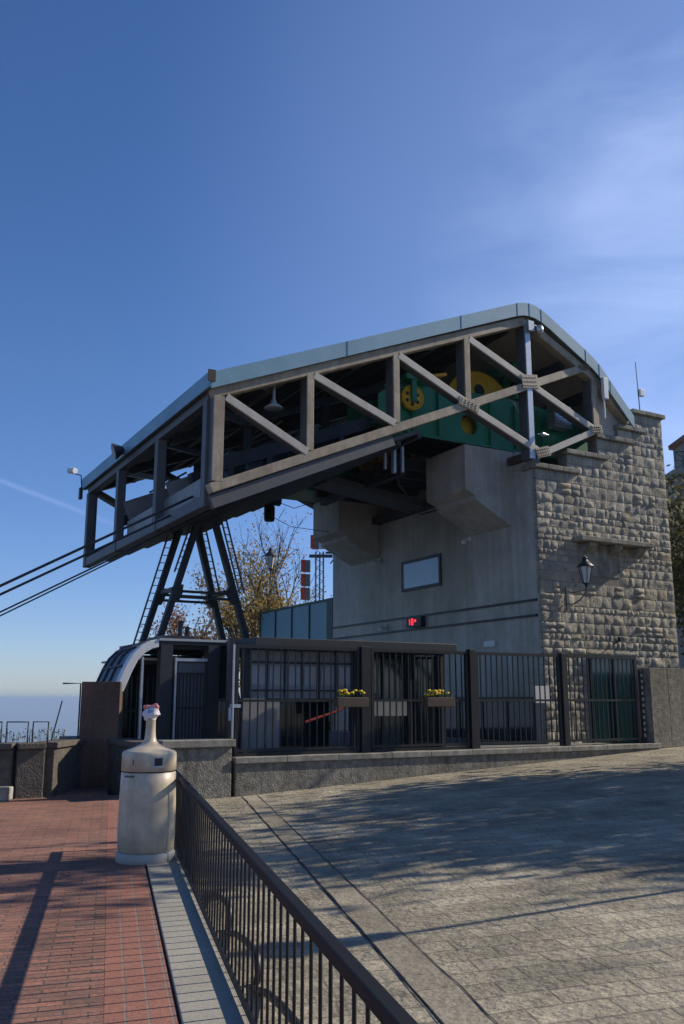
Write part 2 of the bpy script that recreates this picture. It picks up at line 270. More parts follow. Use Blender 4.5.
# ------------------------------------------------------------------ mesh builder
class MB:
    def __init__(s): s.v = []; s.f = []; s.sm = []
    def add(s, vs, fs, smooth=False):
        n = len(s.v); s.v += [tuple(v) for v in vs]; s.f += [tuple(i + n for i in f) for f in fs]; s.sm += [smooth] * len(fs); return s
    def box(s, x0, x1, y0, y1, z0, z1):
        return s.add([(x0, y0, z0), (x1, y0, z0), (x1, y1, z0), (x0, y1, z0), (x0, y0, z1), (x1, y0, z1), (x1, y1, z1), (x0, y1, z1)],
                     [(0, 3, 2, 1), (4, 5, 6, 7), (0, 1, 5, 4), (1, 2, 6, 5), (2, 3, 7, 6), (3, 0, 4, 7)])
    def beam(s, p, q, wd, dp, up=(0, 1, 0)):
        """bar from p to q; dp = size along 'up', wd = size across"""
        p, q, up = Vector(p), Vector(q), Vector(up); d = (q - p).normalized()
        b = (up - d * up.dot(d)).normalized(); a = d.cross(b)
        vs = []
        for e in (p, q):
            for i, j in ((-1, -1), (1, -1), (1, 1), (-1, 1)): vs.append(e + a * (i * wd / 2) + b * (j * dp / 2))
        return s.add(vs, [(0, 3, 2, 1), (4, 5, 6, 7), (0, 1, 5, 4), (1, 2, 6, 5), (2, 3, 7, 6), (3, 0, 4, 7)])
    def tube(s, pts, r, n=8, cap=True):
        pts = [Vector(p) for p in pts]; rs = r if isinstance(r, (list, tuple)) else [r] * len(pts)
        rings = []; prev = None
        for i, p in enumerate(pts):
            d = (pts[min(i + 1, len(pts) - 1)] - pts[max(i - 1, 0)]).normalized()
            if prev is None: a = d.orthogonal().normalized()
            else:
                a = prev - d * prev.dot(d)
                a = a.normalized() if a.length > 1e-6 else d.orthogonal().normalized()
            prev = a; b = d.cross(a)
            rings.append([p + (a * cos(2 * pi * k / n) + b * sin(2 * pi * k / n)) * rs[i] for k in range(n)])
        vs = [v for R in rings for v in R]; fs = []
        for i in range(len(pts) - 1):
            for k in range(n):
                k2 = (k + 1) % n; fs.append((i * n + k, i * n + k2, (i + 1) * n + k2, (i + 1) * n + k))
        s.add(vs, fs, n > 5)
        if cap:
            s.add(rings[0], [tuple(reversed(range(n)))]); s.add(rings[-1], [tuple(range(n))])
        return s
    def lathe(s, prof, c=(0, 0, 0), n=32, axis='z'):
        vs = []; fs = []
        for r, h in prof:
            for k in range(n):
                a = 2 * pi * k / n; x, y = r * cos(a), r * sin(a)
                vs.append((c[0] + x, c[1] + y, c[2] + h) if axis == 'z' else (c[0] + x, c[1] + h, c[2] + y))
        for i in range(len(prof) - 1):
            for k in range(n):
                k2 = (k + 1) % n; fs.append((i * n + k, i * n + k2, (i + 1) * n + k2, (i + 1) * n + k))
        return s.add(vs, fs, True)
    def prism(s, poly, y0, y1, plane='xz'):
        """polygon in the xz plane (or xy) extruded along y (or z)"""
        n = len(poly)
        if plane == 'xz': vs = [(a, y0, b) for a, b in poly] + [(a, y1, b) for a, b in poly]
        elif plane == 'yz': vs = [(y0, a, b) for a, b in poly] + [(y1, a, b) for a, b in poly]
        else: vs = [(a, b, y0) for a, b in poly] + [(a, b, y1) for a, b in poly]
        fs = [tuple(range(n)), tuple(reversed(range(n, 2 * n)))] + [(i, i + n, (i + 1) % n + n, (i + 1) % n) for i in range(n)]
        return s.add(vs, fs)
    def each(s, name, mat, parent, origin=(0, 0, 0), step=8, fstep=6, bevel=0):
        """every box / beam of this builder as a part of its own"""
        for k in range(len(s.v) // step):
            m = MB(); m.add(s.v[k * step:(k + 1) * step], [tuple(i - k * step for i in f) for f in s.f[k * fstep:(k + 1) * fstep]]); o = m.build(name, mat, parent, origin, bevel=bevel)
        return o
    def build(s, name, mat, parent=None, origin=(0, 0, 0), fr=None, bevel=0.0):
        me = bpy.data.meshes.new(name); ox, oy, oz = origin
        me.from_pydata([(v[0] - ox, v[1] - oy, v[2] - oz) for v in s.v], [], s.f)
        me.polygons.foreach_set('use_smooth', s.sm); me.update()
        for m in (mat if isinstance(mat, list) else [mat]): me.materials.append(M[m] if isinstance(m, str) else m)
        import bmesh
        bm = bmesh.new(); bm.from_mesh(me); bmesh.ops.recalc_face_normals(bm, faces=bm.faces); bm.to_mesh(me); bm.free()
        o = bpy.data.objects.new(name, me); col.objects.link(o)
        if parent is not None: o.parent = parent
        elif fr: o.location = to_world(fr, origin); o.rotation_euler = (0, 0, FR[fr][1])
        if bevel:
            b = o.modifiers.new('bevel', 'BEVEL'); b.width = bevel; b.segments = 2; b.limit_method = 'ANGLE'; b.angle_limit = radians(40)
        if any(s.sm):
            pass
        return o
def tag(o, label=None, cat=None, group=None, kind=None):
    if label: o['label'] = label
    if cat: o['category'] = cat
    if group: o['group'] = group
    if kind: o['kind'] = kind
    return o
def thing(name, label, cat, origin=(0, 0, 0), fr='S', group=None):
    o = bpy.data.objects.new(name, None); col.objects.link(o); o.empty_display_size = 0.2
    o.location = to_world(fr, origin); o.rotation_euler = (0, 0, FR[fr][1]); return tag(o, label, cat, group)
def structure(o, label=None): o['kind'] = 'structure'; return o
def B(*a): return MB().box(*a)

# ================================================================== GROUND
def sheet(name, mat, fr, pts, zfun, origin, n=None):
    mb = MB()
    mb.add([(x, y, zfun(x, y)) for x, y in pts], [tuple(range(len(pts)))]); return mb.build(name, mat, origin=origin, fr=fr)
# the country round the hill: one sheet to the horizon, the hilltop stands 430 m over it
def terr_z(x, y):
    lx, ly = to_local('S', (x, y))
    d = max(0.0, max(-(x + 14.5), (ly - 20.0) if lx < 6 else (ly - 45), -y - 60, x - 70) )
    if d <= 0: return -0.14
    k = min(1.0, d / 900.0)
    return -0.14 - 430.0 * (1 - (1 - k) ** 2.2) + (mnoise.noise(Vector((x * .004, y * .004, 0))) * min(d, 400) * 0.10)
rad = [0, 4, 8, 12, 16, 20, 24, 28, 33, 40, 50, 65, 85, 120, 170, 250, 380, 600, 900, 1500, 3000, 7000, 16000, 40000, 80000]
na = 96; vs_ = [(0, 0, -0.14)]; fs_ = []
for r_ in rad[1:]:
    for k in range(na):
        a = 2 * pi * k / na; x, y = r_ * sin(a), r_ * cos(a); vs_.append((x, y, terr_z(x, y)))
for k in range(na): fs_.append((0, 1 + (k + 1) % na, 1 + k))
for i in range(len(rad) - 2):
    for k in range(na):
        k2 = (k + 1) % na; a = 1 + i * na; fs_.append((a + k, a + k2, a + na + k2, a + na + k))
mb = MB(); mb.add(vs_, fs_, True)
structure(mb.build('terrain', 'hill', fr='W'))

# street: slabs on a sheet that climbs to the right
mb = MB(); nx, ny = 60, 44
def street_pt(i, j):
    ly = -14 + j * (32.0 / ny) if j < ny else 18
    lx = 0.012 + (i / nx) ** 1.3 * 48
    p = to_world('R', (lx, ly - 8, 0)); return p
pts = []
for j in range(ny + 1):
    for i in range(nx + 1):
        p = street_pt(i, j); z = road_z(p.x, p.y) - 0.0
        z += 0.010 * mnoise.noise(Vector((p.x * .8, p.y * .8, 3)))
        pts.append((p.x, p.y, z))
mb.add(pts, [(j * (nx + 1) + i, j * (nx + 1) + i + 1, (j + 1) * (nx + 1) + i + 1, (j + 1) * (nx + 1) + i) for j in range(ny) for i in range(nx)], True)
# express in the gutter frame so that the courses run with it
road = MB(); road.add([(*to_local('G', v[:2]), v[2]) for v in mb.v], mb.f, True)
structure(road.build('street', 'road', fr='G'))
# gutter band (two long joints)
def gut(lx, ly):
    p = to_world('G', (lx, ly, 0)); return road_z(p.x, p.y) + 0.010 * mnoise.noise(Vector((p.x * .8, p.y * .8, 3)))
g = MB(); v_ = []; n_ = 60
for j in range(n_ + 1):
    ly = -0.05 - j * 0.3
    for lx in (0.0, 0.26): v_.append((lx, ly, gut(lx, ly) + 0.006))
g.add(v_, [(2 * j, 2 * j + 1, 2 * j + 3, 2 * j + 2) for j in range(n_)], True)
structure(g.build('gutter', 'gutter', fr='G'))
# open joints beside the gutter band: dark grit lines of varying width
g = MB()
for lx0, dj in ((0.0, 0), (0.26, 31)):
    v_ = []
    for j in range(181):
        ly = -0.05 - j * 0.1; wv = 0.003 + 0.006 * abs(mnoise.noise(Vector((j * .31 + dj, 2, 0)))) + 0.006 * abs(mnoise.noise(Vector((j * .07, dj, 5))))
        off = 0.012 * mnoise.noise(Vector((j * .2, dj, 9)))
        v_ += [(lx0 + off - wv, ly, gut(lx0, ly) + 0.010), (lx0 + off + wv, ly, gut(lx0, ly) + 0.010)]
    g.add(v_, [(2 * j, 2 * j + 1, 2 * j + 3, 2 * j + 2) for j in range(180)])
structure(g.build('gutter_joints', 'black', fr='G'))

# terrace
TZ = 0.05
P = lambda x, y: to_local('R', (x, y))
t_poly = [(-0.70, -14), (-0.70, 12.5)] + [P(-3.1, 24.0), P(-8.5, 24.0), P(-13.5, 16.5), P(-13.5, -8)]
mb = MB(); mb.prism(t_poly, -0.6, TZ, 'xy'); structure(mb.build('terrace_paving', 'terrace', fr='R'))
mb = MB(); mb.box(-0.698, -0.335, -14, 6.0, -0.6, TZ); structure(mb.build('terrace_border', 'terrace_edge', fr='R'))
mb = MB(); mb.box(-0.316, 0.010, -14, 6.0, -0.6, TZ + 0.012); structure(mb.build('terrace_edge_stone', 'strip', fr='R', bevel=0.006))
mb = MB(); mb.box(-0.336, -0.315, -14, 6.0, -0.6, TZ - 0.03); structure(mb.build('drain_slot', 'black', fr='R'))
# station yard behind the fence
mb = MB(); mb.prism([(-10.30, -1.45), (1.62, -1.45), (1.62, 0.0), (-0.02, 0.0), (-0.02, 10.6), (-9.0, 10.6), (-9.0, 3.1), (-10.30, 3.1)], -0.5, 0.60, 'xy')
structure(mb.build('station_platform', 'platform', fr='S'))
mb = MB(); mb.box(-0.01, 40, 10.8, 45, -0.5, 0.9); structure(mb.build('upper_ground', 'dirt', fr='S'))

# haze over the low country, round everything that is built
hz = MB(); hz.box(-90000, 90000, -90000, 90000, -480, 24)
ho = hz.build('haze', 'hill', fr='W'); ho.data.materials.clear()
hm = bpy.data.materials.new('haze_air'); hm.use_nodes = True; ht = hm.node_tree; ht.nodes.clear()
ho_out = ht.nodes.new('ShaderNodeOutputMaterial'); pv = ht.nodes.new('ShaderNodeVolumePrincipled')
pv.inputs['Color'].default_value = (0.50, 0.66, 0.86, 1); pv.inputs['Density'].default_value = 0.00022; pv.inputs['Anisotropy'].default_value = 0.0
ht.links.new(pv.outputs[0], ho_out.inputs['Volume']); ho.data.materials.append(hm); tag(ho, 'pale blue haze over the low country', None, kind='stuff')

# ================================================================== STATION BUILDING
# local axes: x = along the stone side (away from the viewer), y = along the concrete front
bld = thing('cable_car_station', 'grey concrete and rustic stone station block with stepped stone parapet and two big corbels', 'building')
W1 = 10.6
mb = MB()
mb.prism([(0.02, 0.45), (0.02, 7.45), (0.9, 7.45), (0.9, 7.15), (4.6, 7.15), (4.6, 0.45)], 0.34, 1.0, 'xz')
mb.box(0.021, .5, .125, .339, .45, 7.448)
mb.box(0.021, 4.6, 1.0, W1, 0.45, 7.10)
mb.box(0.02, 0.5, 2.78, 7.55, 7.10, 7.15)
mb.box(0.02, 0.9, 0.34, 1.0, 7.451, 7.62)
mb.build('concrete_wall', 'concrete', bld, bevel=0.015)
for y0 in (.9, 7.6): MB().box(0.15, 1.0, y0, y0 + 1.8, 7.101, 8.02).build('bearing_block', 'concrete', bld)
for y0, y1 in ((1.0, 2.75), (7.6, 9.35)):
    mb = MB()
    mb.prism([(-1.42, 8.04), (-1.42, 6.85), (-1.12, 6.72), (-1.12, 6.62), (0.04, 6.02), (0.04, 7.2), (0.16, 7.2), (0.16, 8.04)], y0, y1, 'xz')
    mb.build('corbel', 'concrete', bld, bevel=0.02)
# recessed joints between concrete pours
mb = MB()
for zz in (3.64, 4.02): mb.box(-0.03, 0.018, 0.14, W1 - .02, zz, zz + 0.055)
mb.each('conduit', 'dark_steel', bld)
# dark bearing ledges on the concrete top
mb = MB(); mb.box(-0.22, 0.30, 2.80, 7.55, 7.16, 7.38); mb.build('steel_sill', 'dark_steel', bld)
mb = MB(); mb.box(-0.12, 0.12, 0.02, 0.92, 7.63, 7.80); mb.build('steel_sill', 'brown', bld)
# window
wf = MB(); y0, y1, z0, z1 = 4.12, 6.16, 4.83, 5.76
wf.box(-0.03, 0.06, y0, y1, z0, z0 + .09); wf.box(-0.03, 0.06, y0, y1, z1 - .09, z1); wf.box(-0.03, 0.06, y0, y0 + .09, z0 + .09, z1 - .09); wf.box(-0.03, 0.06, y1 - .09, y1, z0 + .09, z1 - .09)
wfo = wf.build('window', 'dark_steel', bld)
B(-0.012, 0.016, y0 + .09, y1 - .09, z0 + .09, z1 - .09).build('pane', 'blueglass', wfo)

# rustic stone side: separate bulging blocks in courses
steps = [(0.0, 7.36), (1.1, 7.87), (2.2, 8.45), (3.0, 8.83), (3.62, 9.36)]
def top_at(u):
    z = steps[0][1]
    for a, b in steps:
        if u >= a: z = b
    return z
def start_at(z):
    for a, b in steps:
        if z < b - 0.02: return a
    return 99
stn = MB(); rs = random.Random(11)
def rough_block(mb, x0, x1, z0, z1, face, depth, amp, nn=5, mz=3, axis='y'):
    """one dressed stone: domed grid face with broken surface"""
    sd_ = rs.random() * 100; vs = []; fs = []
    nn = max(4, int((x1 - x0) / 0.07)); mz = max(4, int((z1 - z0) / 0.06)); bulge = rs.uniform(0.35, 1.0) * depth
    tx, tz = rs.uniform(-.02, .02), rs.uniform(-.02, .02)
    for j in range(mz + 1):
        for i in range(nn + 1):
            a, b = i / nn, j / mz; x = x0 + (x1 - x0) * a; z = z0 + (z1 - z0) * b
            e = min(min(a, 1 - a) * (x1 - x0), min(b, 1 - b) * (z1 - z0)); k = min(1, e / 0.035); k = k ** 0.45
            h = k * (bulge + amp * mnoise.noise(Vector((x * 9, z * 9, sd_))) + tx * (a - .5) * 2 + tz * (b - .5) * 2)
            jx = 0.012 * mnoise.noise(Vector((x * 6, z * 6, sd_ + 5))); jz = 0.012 * mnoise.noise(Vector((x * 6, z * 6, sd_ + 9)))
            vs.append((x + jx, face - h, z + jz) if axis == 'y' else (face - h, x + jx, z + jz))
    for j in range(mz):
        for i in range(nn):
            q = j * (nn + 1) + i; fs.append((q, q + 1, q + nn + 2, q + nn + 1))
    mb.add(vs, fs, True)
levels = [0.45]; marks = [2.72, 3.08, 5.56, 5.70, 7.36, 7.87, 8.45, 8.83, 9.36]
for mk in marks:
    gap = mk - levels[-1]; n = max(1, round(gap / 0.235)); hs_ = [rs.uniform(.65, 1.4) for _ in range(n)]; tot = sum(hs_); z = levels[-1]
    for h in hs_: z += gap * h / tot; levels.append(z)
    levels[-1] = mk
door = (1.45, 3.10, 0.45, 2.72); panel = (1.30, 2.75, 4.72, 5.56); X1 = 4.75
for z0, z1 in zip(levels[:-1], levels[1:]):
    xs = start_at((z0 + z1) / 2); x = xs - 0.0; ledge = abs(z0 - 5.56) < .01
    if ledge: spans = [(xs, 1.15), (3.72, X1)]
    elif z0 >= door[2] - .01 and z1 <= door[3] + .01: spans = [(xs, door[0]), (door[1], X1)]
    elif z1 > panel[2] and z1 <= panel[3] + .01: spans = [(xs, panel[0]), (panel[1], X1)]
    else: spans = [(xs, X1)]
    for a, b in spans:
        x = a
        if abs(z0 - 2.72) < .01: # lintel course
            for c in (0.32, 0.62, 1.0, 1.42): rough_block(stn, x + .012, c - .012, z0 + .01, z1 - .01, 0.0, .05, .02); x = c
            rough_block(stn, 1.432, 2.35, z0 + .01, z1 - .01, 0.0, .02, .012); rough_block(stn, 2.37, 3.25, z0 + .01, z1 - .01, 0.0, .02, .012); x = 3.27
        while x < b - 0.05:
            h = z1 - z0; wd_ = rs.uniform(0.62, 1.55) * h + rs.choice([0, 0, 0, .12]); wd_ = max(.13, wd_)
            if b - (x + wd_) < 0.16: wd_ = b - x
            if rs.random() < 0.20 and h > .27 :
                zm = z0 + h * rs.uniform(.4, .6); rough_block(stn, x + .007, x + wd_ - .007, z0 + .01, zm - .006, 0.0, .05, .03); rough_block(stn, x + .007, x + wd_ - .007, zm + .006, z1 - .01, 0.0, .05, .03)
            else: rough_block(stn, x + .007, x + wd_ - .007, z0 + .01, z1 - .01, 0.0, .022, .026)
            x += wd_
# corner returns on the concrete side (alternating long and short)
for k, (z0, z1) in enumerate(zip(levels[:-1], levels[1:])):
    if z1 <= 7.37: rough_block(stn, 0.01, .11, z0 + .01, z1 - .01, 0.0, .02, .01, axis='x')
# right hand return of the side, seen only from a step away
for z0, z1 in zip(levels[:-1], levels[1:]):
    x = 0.01
    while x < 5.9:
        wd_ = rs.uniform(.25, .5); i0 = len(stn.v); rough_block(stn, x, x + wd_ - .02, z0 + .01, z1 - .01, 0.0, .05, .03, axis='x')
        stn.v[i0:] = [(X1 - v[0], v[1], v[2]) for v in stn.v[i0:]]; x += wd_
stw = stn.build('stone_facing', 'stones', bld)
mb = MB()
prof = [(0.52, 0.45), (0.52, 7.36)]
for a, b in steps[1:]: prof += [(a, prof[-1][1]), (a, b)]
prof += [(X1 - .02, 9.36), (X1 - .02, 0.45)]
mb.prism(prof, 0.004, 0.337, 'xz'); mb.box(.03, .519, .004, .122, .45, 7.36); mb.build('stone_backing', 'mortar', bld)
mb = MB(); mb.box(4.62, X1 - .03, 0.34, 10.6, 0.45, 8.8); mb.build('rear_wall', 'concrete', bld)
for a, b, z in ((-0.07, 1.48, 7.365), (1.03, 2.53, 7.875), (2.13, 3.52, 8.455), (2.95, 4.0, 8.835), (3.55, 4.83, 9.365)):
    mb = MB(); x = a
    while x < b - .01:
        wd_ = min(rs.uniform(.4, .65), b - x); 
        if b - x - wd_ < .2: wd_ = b - x
        mb.box(x + .003, x + wd_ - .003, -0.10, 0.45, z, z + .125 + rs.uniform(-.006, .006)); x += wd_
    mb.build('parapet_cap', 'capstone', bld, bevel=0.018)
# ledge on small brackets over a plain recessed panel
mb = MB(); mb.box(1.16, 3.72, -0.34, 0.0, 5.565, 5.695); mb.build('ledge', 'capstone', bld, bevel=0.02)
for x in (1.50, 2.38, 3.25):
    MB().prism([(0.0, 5.56), (-0.27, 5.56), (-0.25, 5.47), (-0.13, 5.36), (0.0, 5.30)], x, x + .27, 'yz').build('ledge_bracket', 'capstone', bld, bevel=0.02)
mb = MB(); mb.box(1.31, 2.02, -0.012, 0.003, 4.73, 5.55); mb.box(2.03, 2.74, -0.012, 0.003, 4.73, 5.55); mb.build('plain_stone_panel', 'capstone', bld, bevel=0.01)
# teal door in the stone side
dr = MB().box(1.47, 3.08, -0.03, 0.003, 0.60, 2.71).build('door', 'tealglass', bld)
mb = MB(); mb.box(1.46, 1.53, -0.06, -0.031, 0.6, 2.71); mb.box(3.02, 3.09, -0.06, -0.031, 0.6, 2.71); mb.box(2.24, 2.31, -0.06, -0.031, 0.6, 2.64); mb.box(1.53, 3.02, -0.06, -0.031, 2.64, 2.71); mb.build('door_frame', 'dark_steel', dr)
# glazed ground floor strip in the concrete front
mb = MB(); mb.box(-0.02, 0.019, 0.36, 10.5, 0.62, 1.62); g0 = mb.build('glazing', 'darkglass', bld)
mb = MB()
for k in range(11): mb.box(-0.045, -0.021, .36 + k * 1.0, .42 + k * 1.0, 0.62, 1.62)
mb.box(-0.05, -0.021, 0.36, 10.5, 1.62, 1.70); mb.each('mullion', 'dark_steel', g0)

# LED display
ld = thing('led_display', 'small black digital display with red glowing figures between two dark pipes', 'display', (-0.16, 5.3, 3.72))
mb = MB(); mb.box(-0.19, -0.04, 4.92, 5.68, 3.72, 4.02); mb.build('case', 'black', ld, (-0.16, 5.3, 3.72))
def digit(cx, segs, s=0.075):
    # seen from the street the figure's left is +y
    L = {'a': ((1, 2), (-1, 2)), 'b': ((-1, 2), (-1, 0)), 'c': ((-1, 0), (-1, -2)), 'd': ((1, -2), (-1, -2)), 'e': ((1, 0), (1, -2)), 'f': ((1, 2), (1, 0)), 'g': ((1, 0), (-1, 0))}
    seg = MB()
    for k in segs:
        (a, b), (c, d) = L[k]; seg.beam((-0.194, cx + a * s * .55, 3.87 + b * s * .55), (-0.194, cx + c * s * .55, 3.87 + d * s * .55), 0.026, 0.006, (1, 0, 0))
    seg.build('figure', 'led', ld, (-0.16, 5.3, 3.72))
digit(5.54, 'bc'); digit(5.36, 'abcdefg'); digit(5.20, 'abgf', 0.045)
# small things on the concrete front
def cctv(y, z, label, s=1.0, x=-0.02):
    t = thing('security_camera', label, 'security camera', (x, y, z), group=None)
    MB().lathe([(0.0, 0), (.06 * s, 0), (.06 * s, -.05 * s), (0.0, -.05 * s)], (x, y, z), 12, 'y').build('mount', 'white', t, (x, y, z))
    MB().tube([(x, y, z), (x - .12 * s, y, z - .02)], .018 * s).build('arm', 'white', t, (x, y, z))
    MB().beam((x - .08 * s, y + .08 * s, z - .05 * s), (x - .28 * s, y - .10 * s, z - .12 * s), .11 * s, .10 * s, (0, 0, 1)).build('camera_housing', 'white', t, (x, y, z), bevel=.01)
cctv(2.75, 5.95, 'small white security camera on concrete below the right hand corbel')
cctv(7.45, 6.02, 'small white security camera on concrete below the left hand corbel')
cctv(7.1, 3.88, 'small pale security camera between the two pipes near the left end of the concrete wall')
t = tag(MB().box(-0.05, 0.015, 1.80, 2.22, 2.98, 3.14).build('wall_sign', 'white', origin=(0, 2, 3), fr='S', bevel=.008), 'small blank white plate low on concrete wall above the fence', 'sign')
# wall lantern
def lantern(mb_metal, mb_glass, c, s=1.0):
    x, y, z = c
    for k in range(4): pass
    mb_glass.lathe([(0.075 * s, 0.0), (0.165 * s, 0.42 * s)], c, 6)
    for k in range(6):
        a = 2 * pi * k / 6
        mb_metal.tube([(x + .077 * s * cos(a), y + .077 * s * sin(a), z), (x + .170 * s * cos(a), y + .170 * s * sin(a), z + .42 * s)], .010 * s, 4)
    mb_metal.lathe([(0.0, -.10 * s), (.03 * s, -.09 * s), (.035 * s, -.03 * s), (.085 * s, -.01 * s), (.085 * s, .015 * s), (0.0, .015 * s)], c, 6)
    mb_metal.lathe([(.0, .415 * s), (.22 * s, .415 * s), (.215 * s, .44 * s), (.12 * s, .53 * s), (.07 * s, .58 * s), (.065 * s, .62 * s), (.085 * s, .64 * s), (.03 * s, .67 * s), (.0, .72 * s)], c, 6)
wl = thing('wall_lantern', 'black street lantern with milky panes on bracket against the stone wall', 'lantern', (0.75, -0.05, 4.0))
a, b = MB(), MB(); lc = (0.83, -0.72, 4.40); lantern(a, b, lc, 0.98)
a.build('lantern_frame', 'dark_steel', wl, (0.75, -0.05, 4.0)); b.build('lamp_glass', 'lampglass', wl, (0.75, -0.05, 4.0))
br_ = MB(); br_.tube([(.80, -.02, 3.98), (.80, -.25, 3.93), (.82, -.5, 4.02), (.83, -.68, 4.18), (.83, -.72, 4.34)], .018); br_.tube([(.80, -.02, 4.28), (.81, -.3, 4.22), (.83, -.70, 4.25)], .012)
br_.box(.76, .84, -.10, -.05, 3.82, 4.36); br_.build('bracket', 'grey_steel', wl, (0.75, -0.05, 4.0))
t = thing('floodlight', 'small black fitting sticking out of the stone wall just above the fence', 'light', (2.35, -.05, 3.0))
MB().tube([(2.35, -.03, 3.02), (2.37, -.2, 3.12)], .015).build('arm', 'black', t, (2.35, -.05, 3.0)); MB().box(2.33, 2.45, -.28, -.18, 3.08, 3.18).build('lamp_head', 'black', t, (2.35, -.05, 3.0))

# ================================================================== STEEL CANOPY OVER THE MACHINES
cn = thing('station_roof', 'long sloping steel truss roof with pale blue edge cantilevering over the concrete wall', 'roof')
def bz(u): return 5.80 + 0.432 * (u + 8.7)            # bottom chord centre
def tz(u): return (7.82 + 0.402 * (u + 8.7)) if u <= -0.2 else 11.237 - 0.50 * (u + 0.2)
nodes = [-8.55, -6.44, -4.2, -2.13, -0.16, 2.11]
def side(yc, dp, cream, pale, posts, near=True):
    MB().beam((-8.68, yc, bz(-8.68)), (2.15, yc, bz(2.15)), 0.205, dp).build('bottom_chord', cream, cn, bevel=.012)
    MB().beam((-8.68, yc, tz(-8.68)), (-0.2, yc, tz(-.2)), 0.22, dp).build('top_chord', cream, cn, bevel=.012)
    MB().beam((-.2, yc, tz(-.2)), (2.11, yc, 10.12), 0.22, dp).build('top_chord', cream, cn, bevel=.012)
    MB().beam((2.08, yc, 10.14), (3.35, yc, 9.05), 0.22, dp).build('top_chord', cream, cn, bevel=.012)
    for i, u in enumerate(nodes):
        if i == 4: z0, z1, m, wd_ = 7.55, tz(u), posts, .17
        elif i == 5: z0, z1, m, wd_ = 8.60, 10.1, cream, .20
        else: z0, z1, m, wd_ = bz(u) + .12, tz(u) - .10, cream, .165
        if i == 0: wd_ = .23; z0 = bz(u) + .1
        if near:
            o = MB().box(u - wd_ / 2, u + wd_ / 2, yc - dp / 2 - .004, yc - dp / 2 + .05, z0, z1).build('post', m, cn, bevel=.006)
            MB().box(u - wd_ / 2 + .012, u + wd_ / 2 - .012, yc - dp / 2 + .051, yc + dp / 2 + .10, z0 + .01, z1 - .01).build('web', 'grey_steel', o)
        else: MB().box(u - wd_ / 2, u + wd_ / 2, yc - dp / 2 - .004, yc + dp / 2 + .10, z0, z1).build('post', m, cn, bevel=.01)
    e = 0.006
    for (u0, z0), (u1, z1) in (((-8.4, tz(-8.5) - .12), (-6.5, bz(-6.44) + .08)), ((-6.35, tz(-6.44) - .1), (-4.25, bz(-4.2) + .1)), ((-4.12, tz(-4.2) - .1), (-2.2, bz(-2.13) + .06)), ((-2.06, bz(-2.13) - .04), (0.15, 7.74)),
                               ((-2.05, tz(-2.13) - .1), (-0.26, 9.62)), ((-0.05, 9.50), (2.08, 8.62)), ((0.2, 7.74), (2.17, 8.66))):
        if near:
            o = MB().beam((u0, yc - dp / 2 + .02, z0), (u1, yc - dp / 2 + .02, z1), 0.165, .055).build('diagonal', pale, cn, bevel=.006)
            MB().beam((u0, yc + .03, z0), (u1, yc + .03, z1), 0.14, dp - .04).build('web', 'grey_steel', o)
        else: MB().beam((u0, yc + .03, z0), (u1, yc + .03, z1), 0.165, dp + .04).build('diagonal', pale, cn, bevel=.01)
side(0.0, 0.26, 'cream', 'palediag', 'zinc')
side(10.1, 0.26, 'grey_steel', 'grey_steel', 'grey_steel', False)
# bolted gusset plates
def gusset(u, z, wd_, hg, rot):
    gp = MB(); gp.beam((u - wd_ / 2 * cos(rot), -.145, z - wd_ / 2 * sin(rot)), (u + wd_ / 2 * cos(rot), -.145, z + wd_ / 2 * sin(rot)), hg, .03)
    o = gp.build('gusset_plate', 'cream', cn, bevel=.004)
    bo = MB()
    for i in range(5):
        for j in range(3):
            a = (i - 2) * wd_ / 5.6; b = (j - 1) * hg / 3.4
            bo.lathe([(0, 0), (.016, 0), (.016, -.014), (0, -.014)], (u + a * cos(rot) - b * sin(rot), -.160, z + a * sin(rot) + b * cos(rot)), 6, 'y')
    bo.build('bolts', 'cream', o)
gusset(-0.16, 9.58, .54, .36, .15); gusset(0.17, 7.76, .46, .26, .3); gusset(-2.13, bz(-2.13), .60, .22, -.25); gusset(2.08, 8.64, .40, .22, .2)
# side girder plate under the chord and end frame
MB().beam((-8.62, .03, bz(-8.68) - .27), (-4.25, .03, bz(-4.25) - .25), 0.26, .16).build('side_girder', 'grey_steel', cn)
MB().box(-8.70, -8.46, 0.14, 9.96, 5.50, 5.74).build('end_beam', 'grey_steel', cn, bevel=.01)
MB().box(-8.70, -8.48, 0.14, 9.96, 7.72, 7.90).build('end_beam', 'grey_steel', cn, bevel=.01)
for y in (0.155, 3.35, 6.7, 9.95): 
    MB().box(-8.72, -8.50, y - .01, y + .23, 5.48, 7.74).build('end_post', 'grey_steel', cn, bevel=.01)
for y0 in (.4, 3.6, 6.95):
    MB().beam((-8.6, y0, 7.7), (-8.6 + 2.2, y0 + 2.9, 8.4), .14, .14, (0, 0, 1)).build('roof_brace', 'grey_steel', cn)
# deck
deck = MB(); deck.prism([(-8.45, bz(-8.45) - .18), (-3.4, bz(-3.4) - .18), (-3.4, bz(-3.4) - .28), (-8.45, bz(-8.45) - .28)], 0.15, 9.95, 'xz'); deck.build('deck', 'grey_steel', cn)
for k in range(9):
    u = -8.1 + k * .58; MB().box(u, u + .12, 0.15, 9.95, bz(u) - .38, bz(u) - .285).build('floor_joist', 'dark_steel', cn)
# perforated guard panels along the open end
pp = MB().beam((-8.4, 6.6, bz(-8.4) + .42), (-5.2, 6.6, bz(-5.2) + .42), 1.0, .03).build('guard_panel', 'interior', cn)
MB().beam((-8.35, 3.3, bz(-8.35) + .30), (-5.2, 3.3, bz(-5.2) + .30), .85, .03).build('guard_panel', 'interior', cn)
MB().box(-8.44, -8.41, 0.4, 6.6, 5.75, 6.30).build('guard_panel', 'interior', cn)
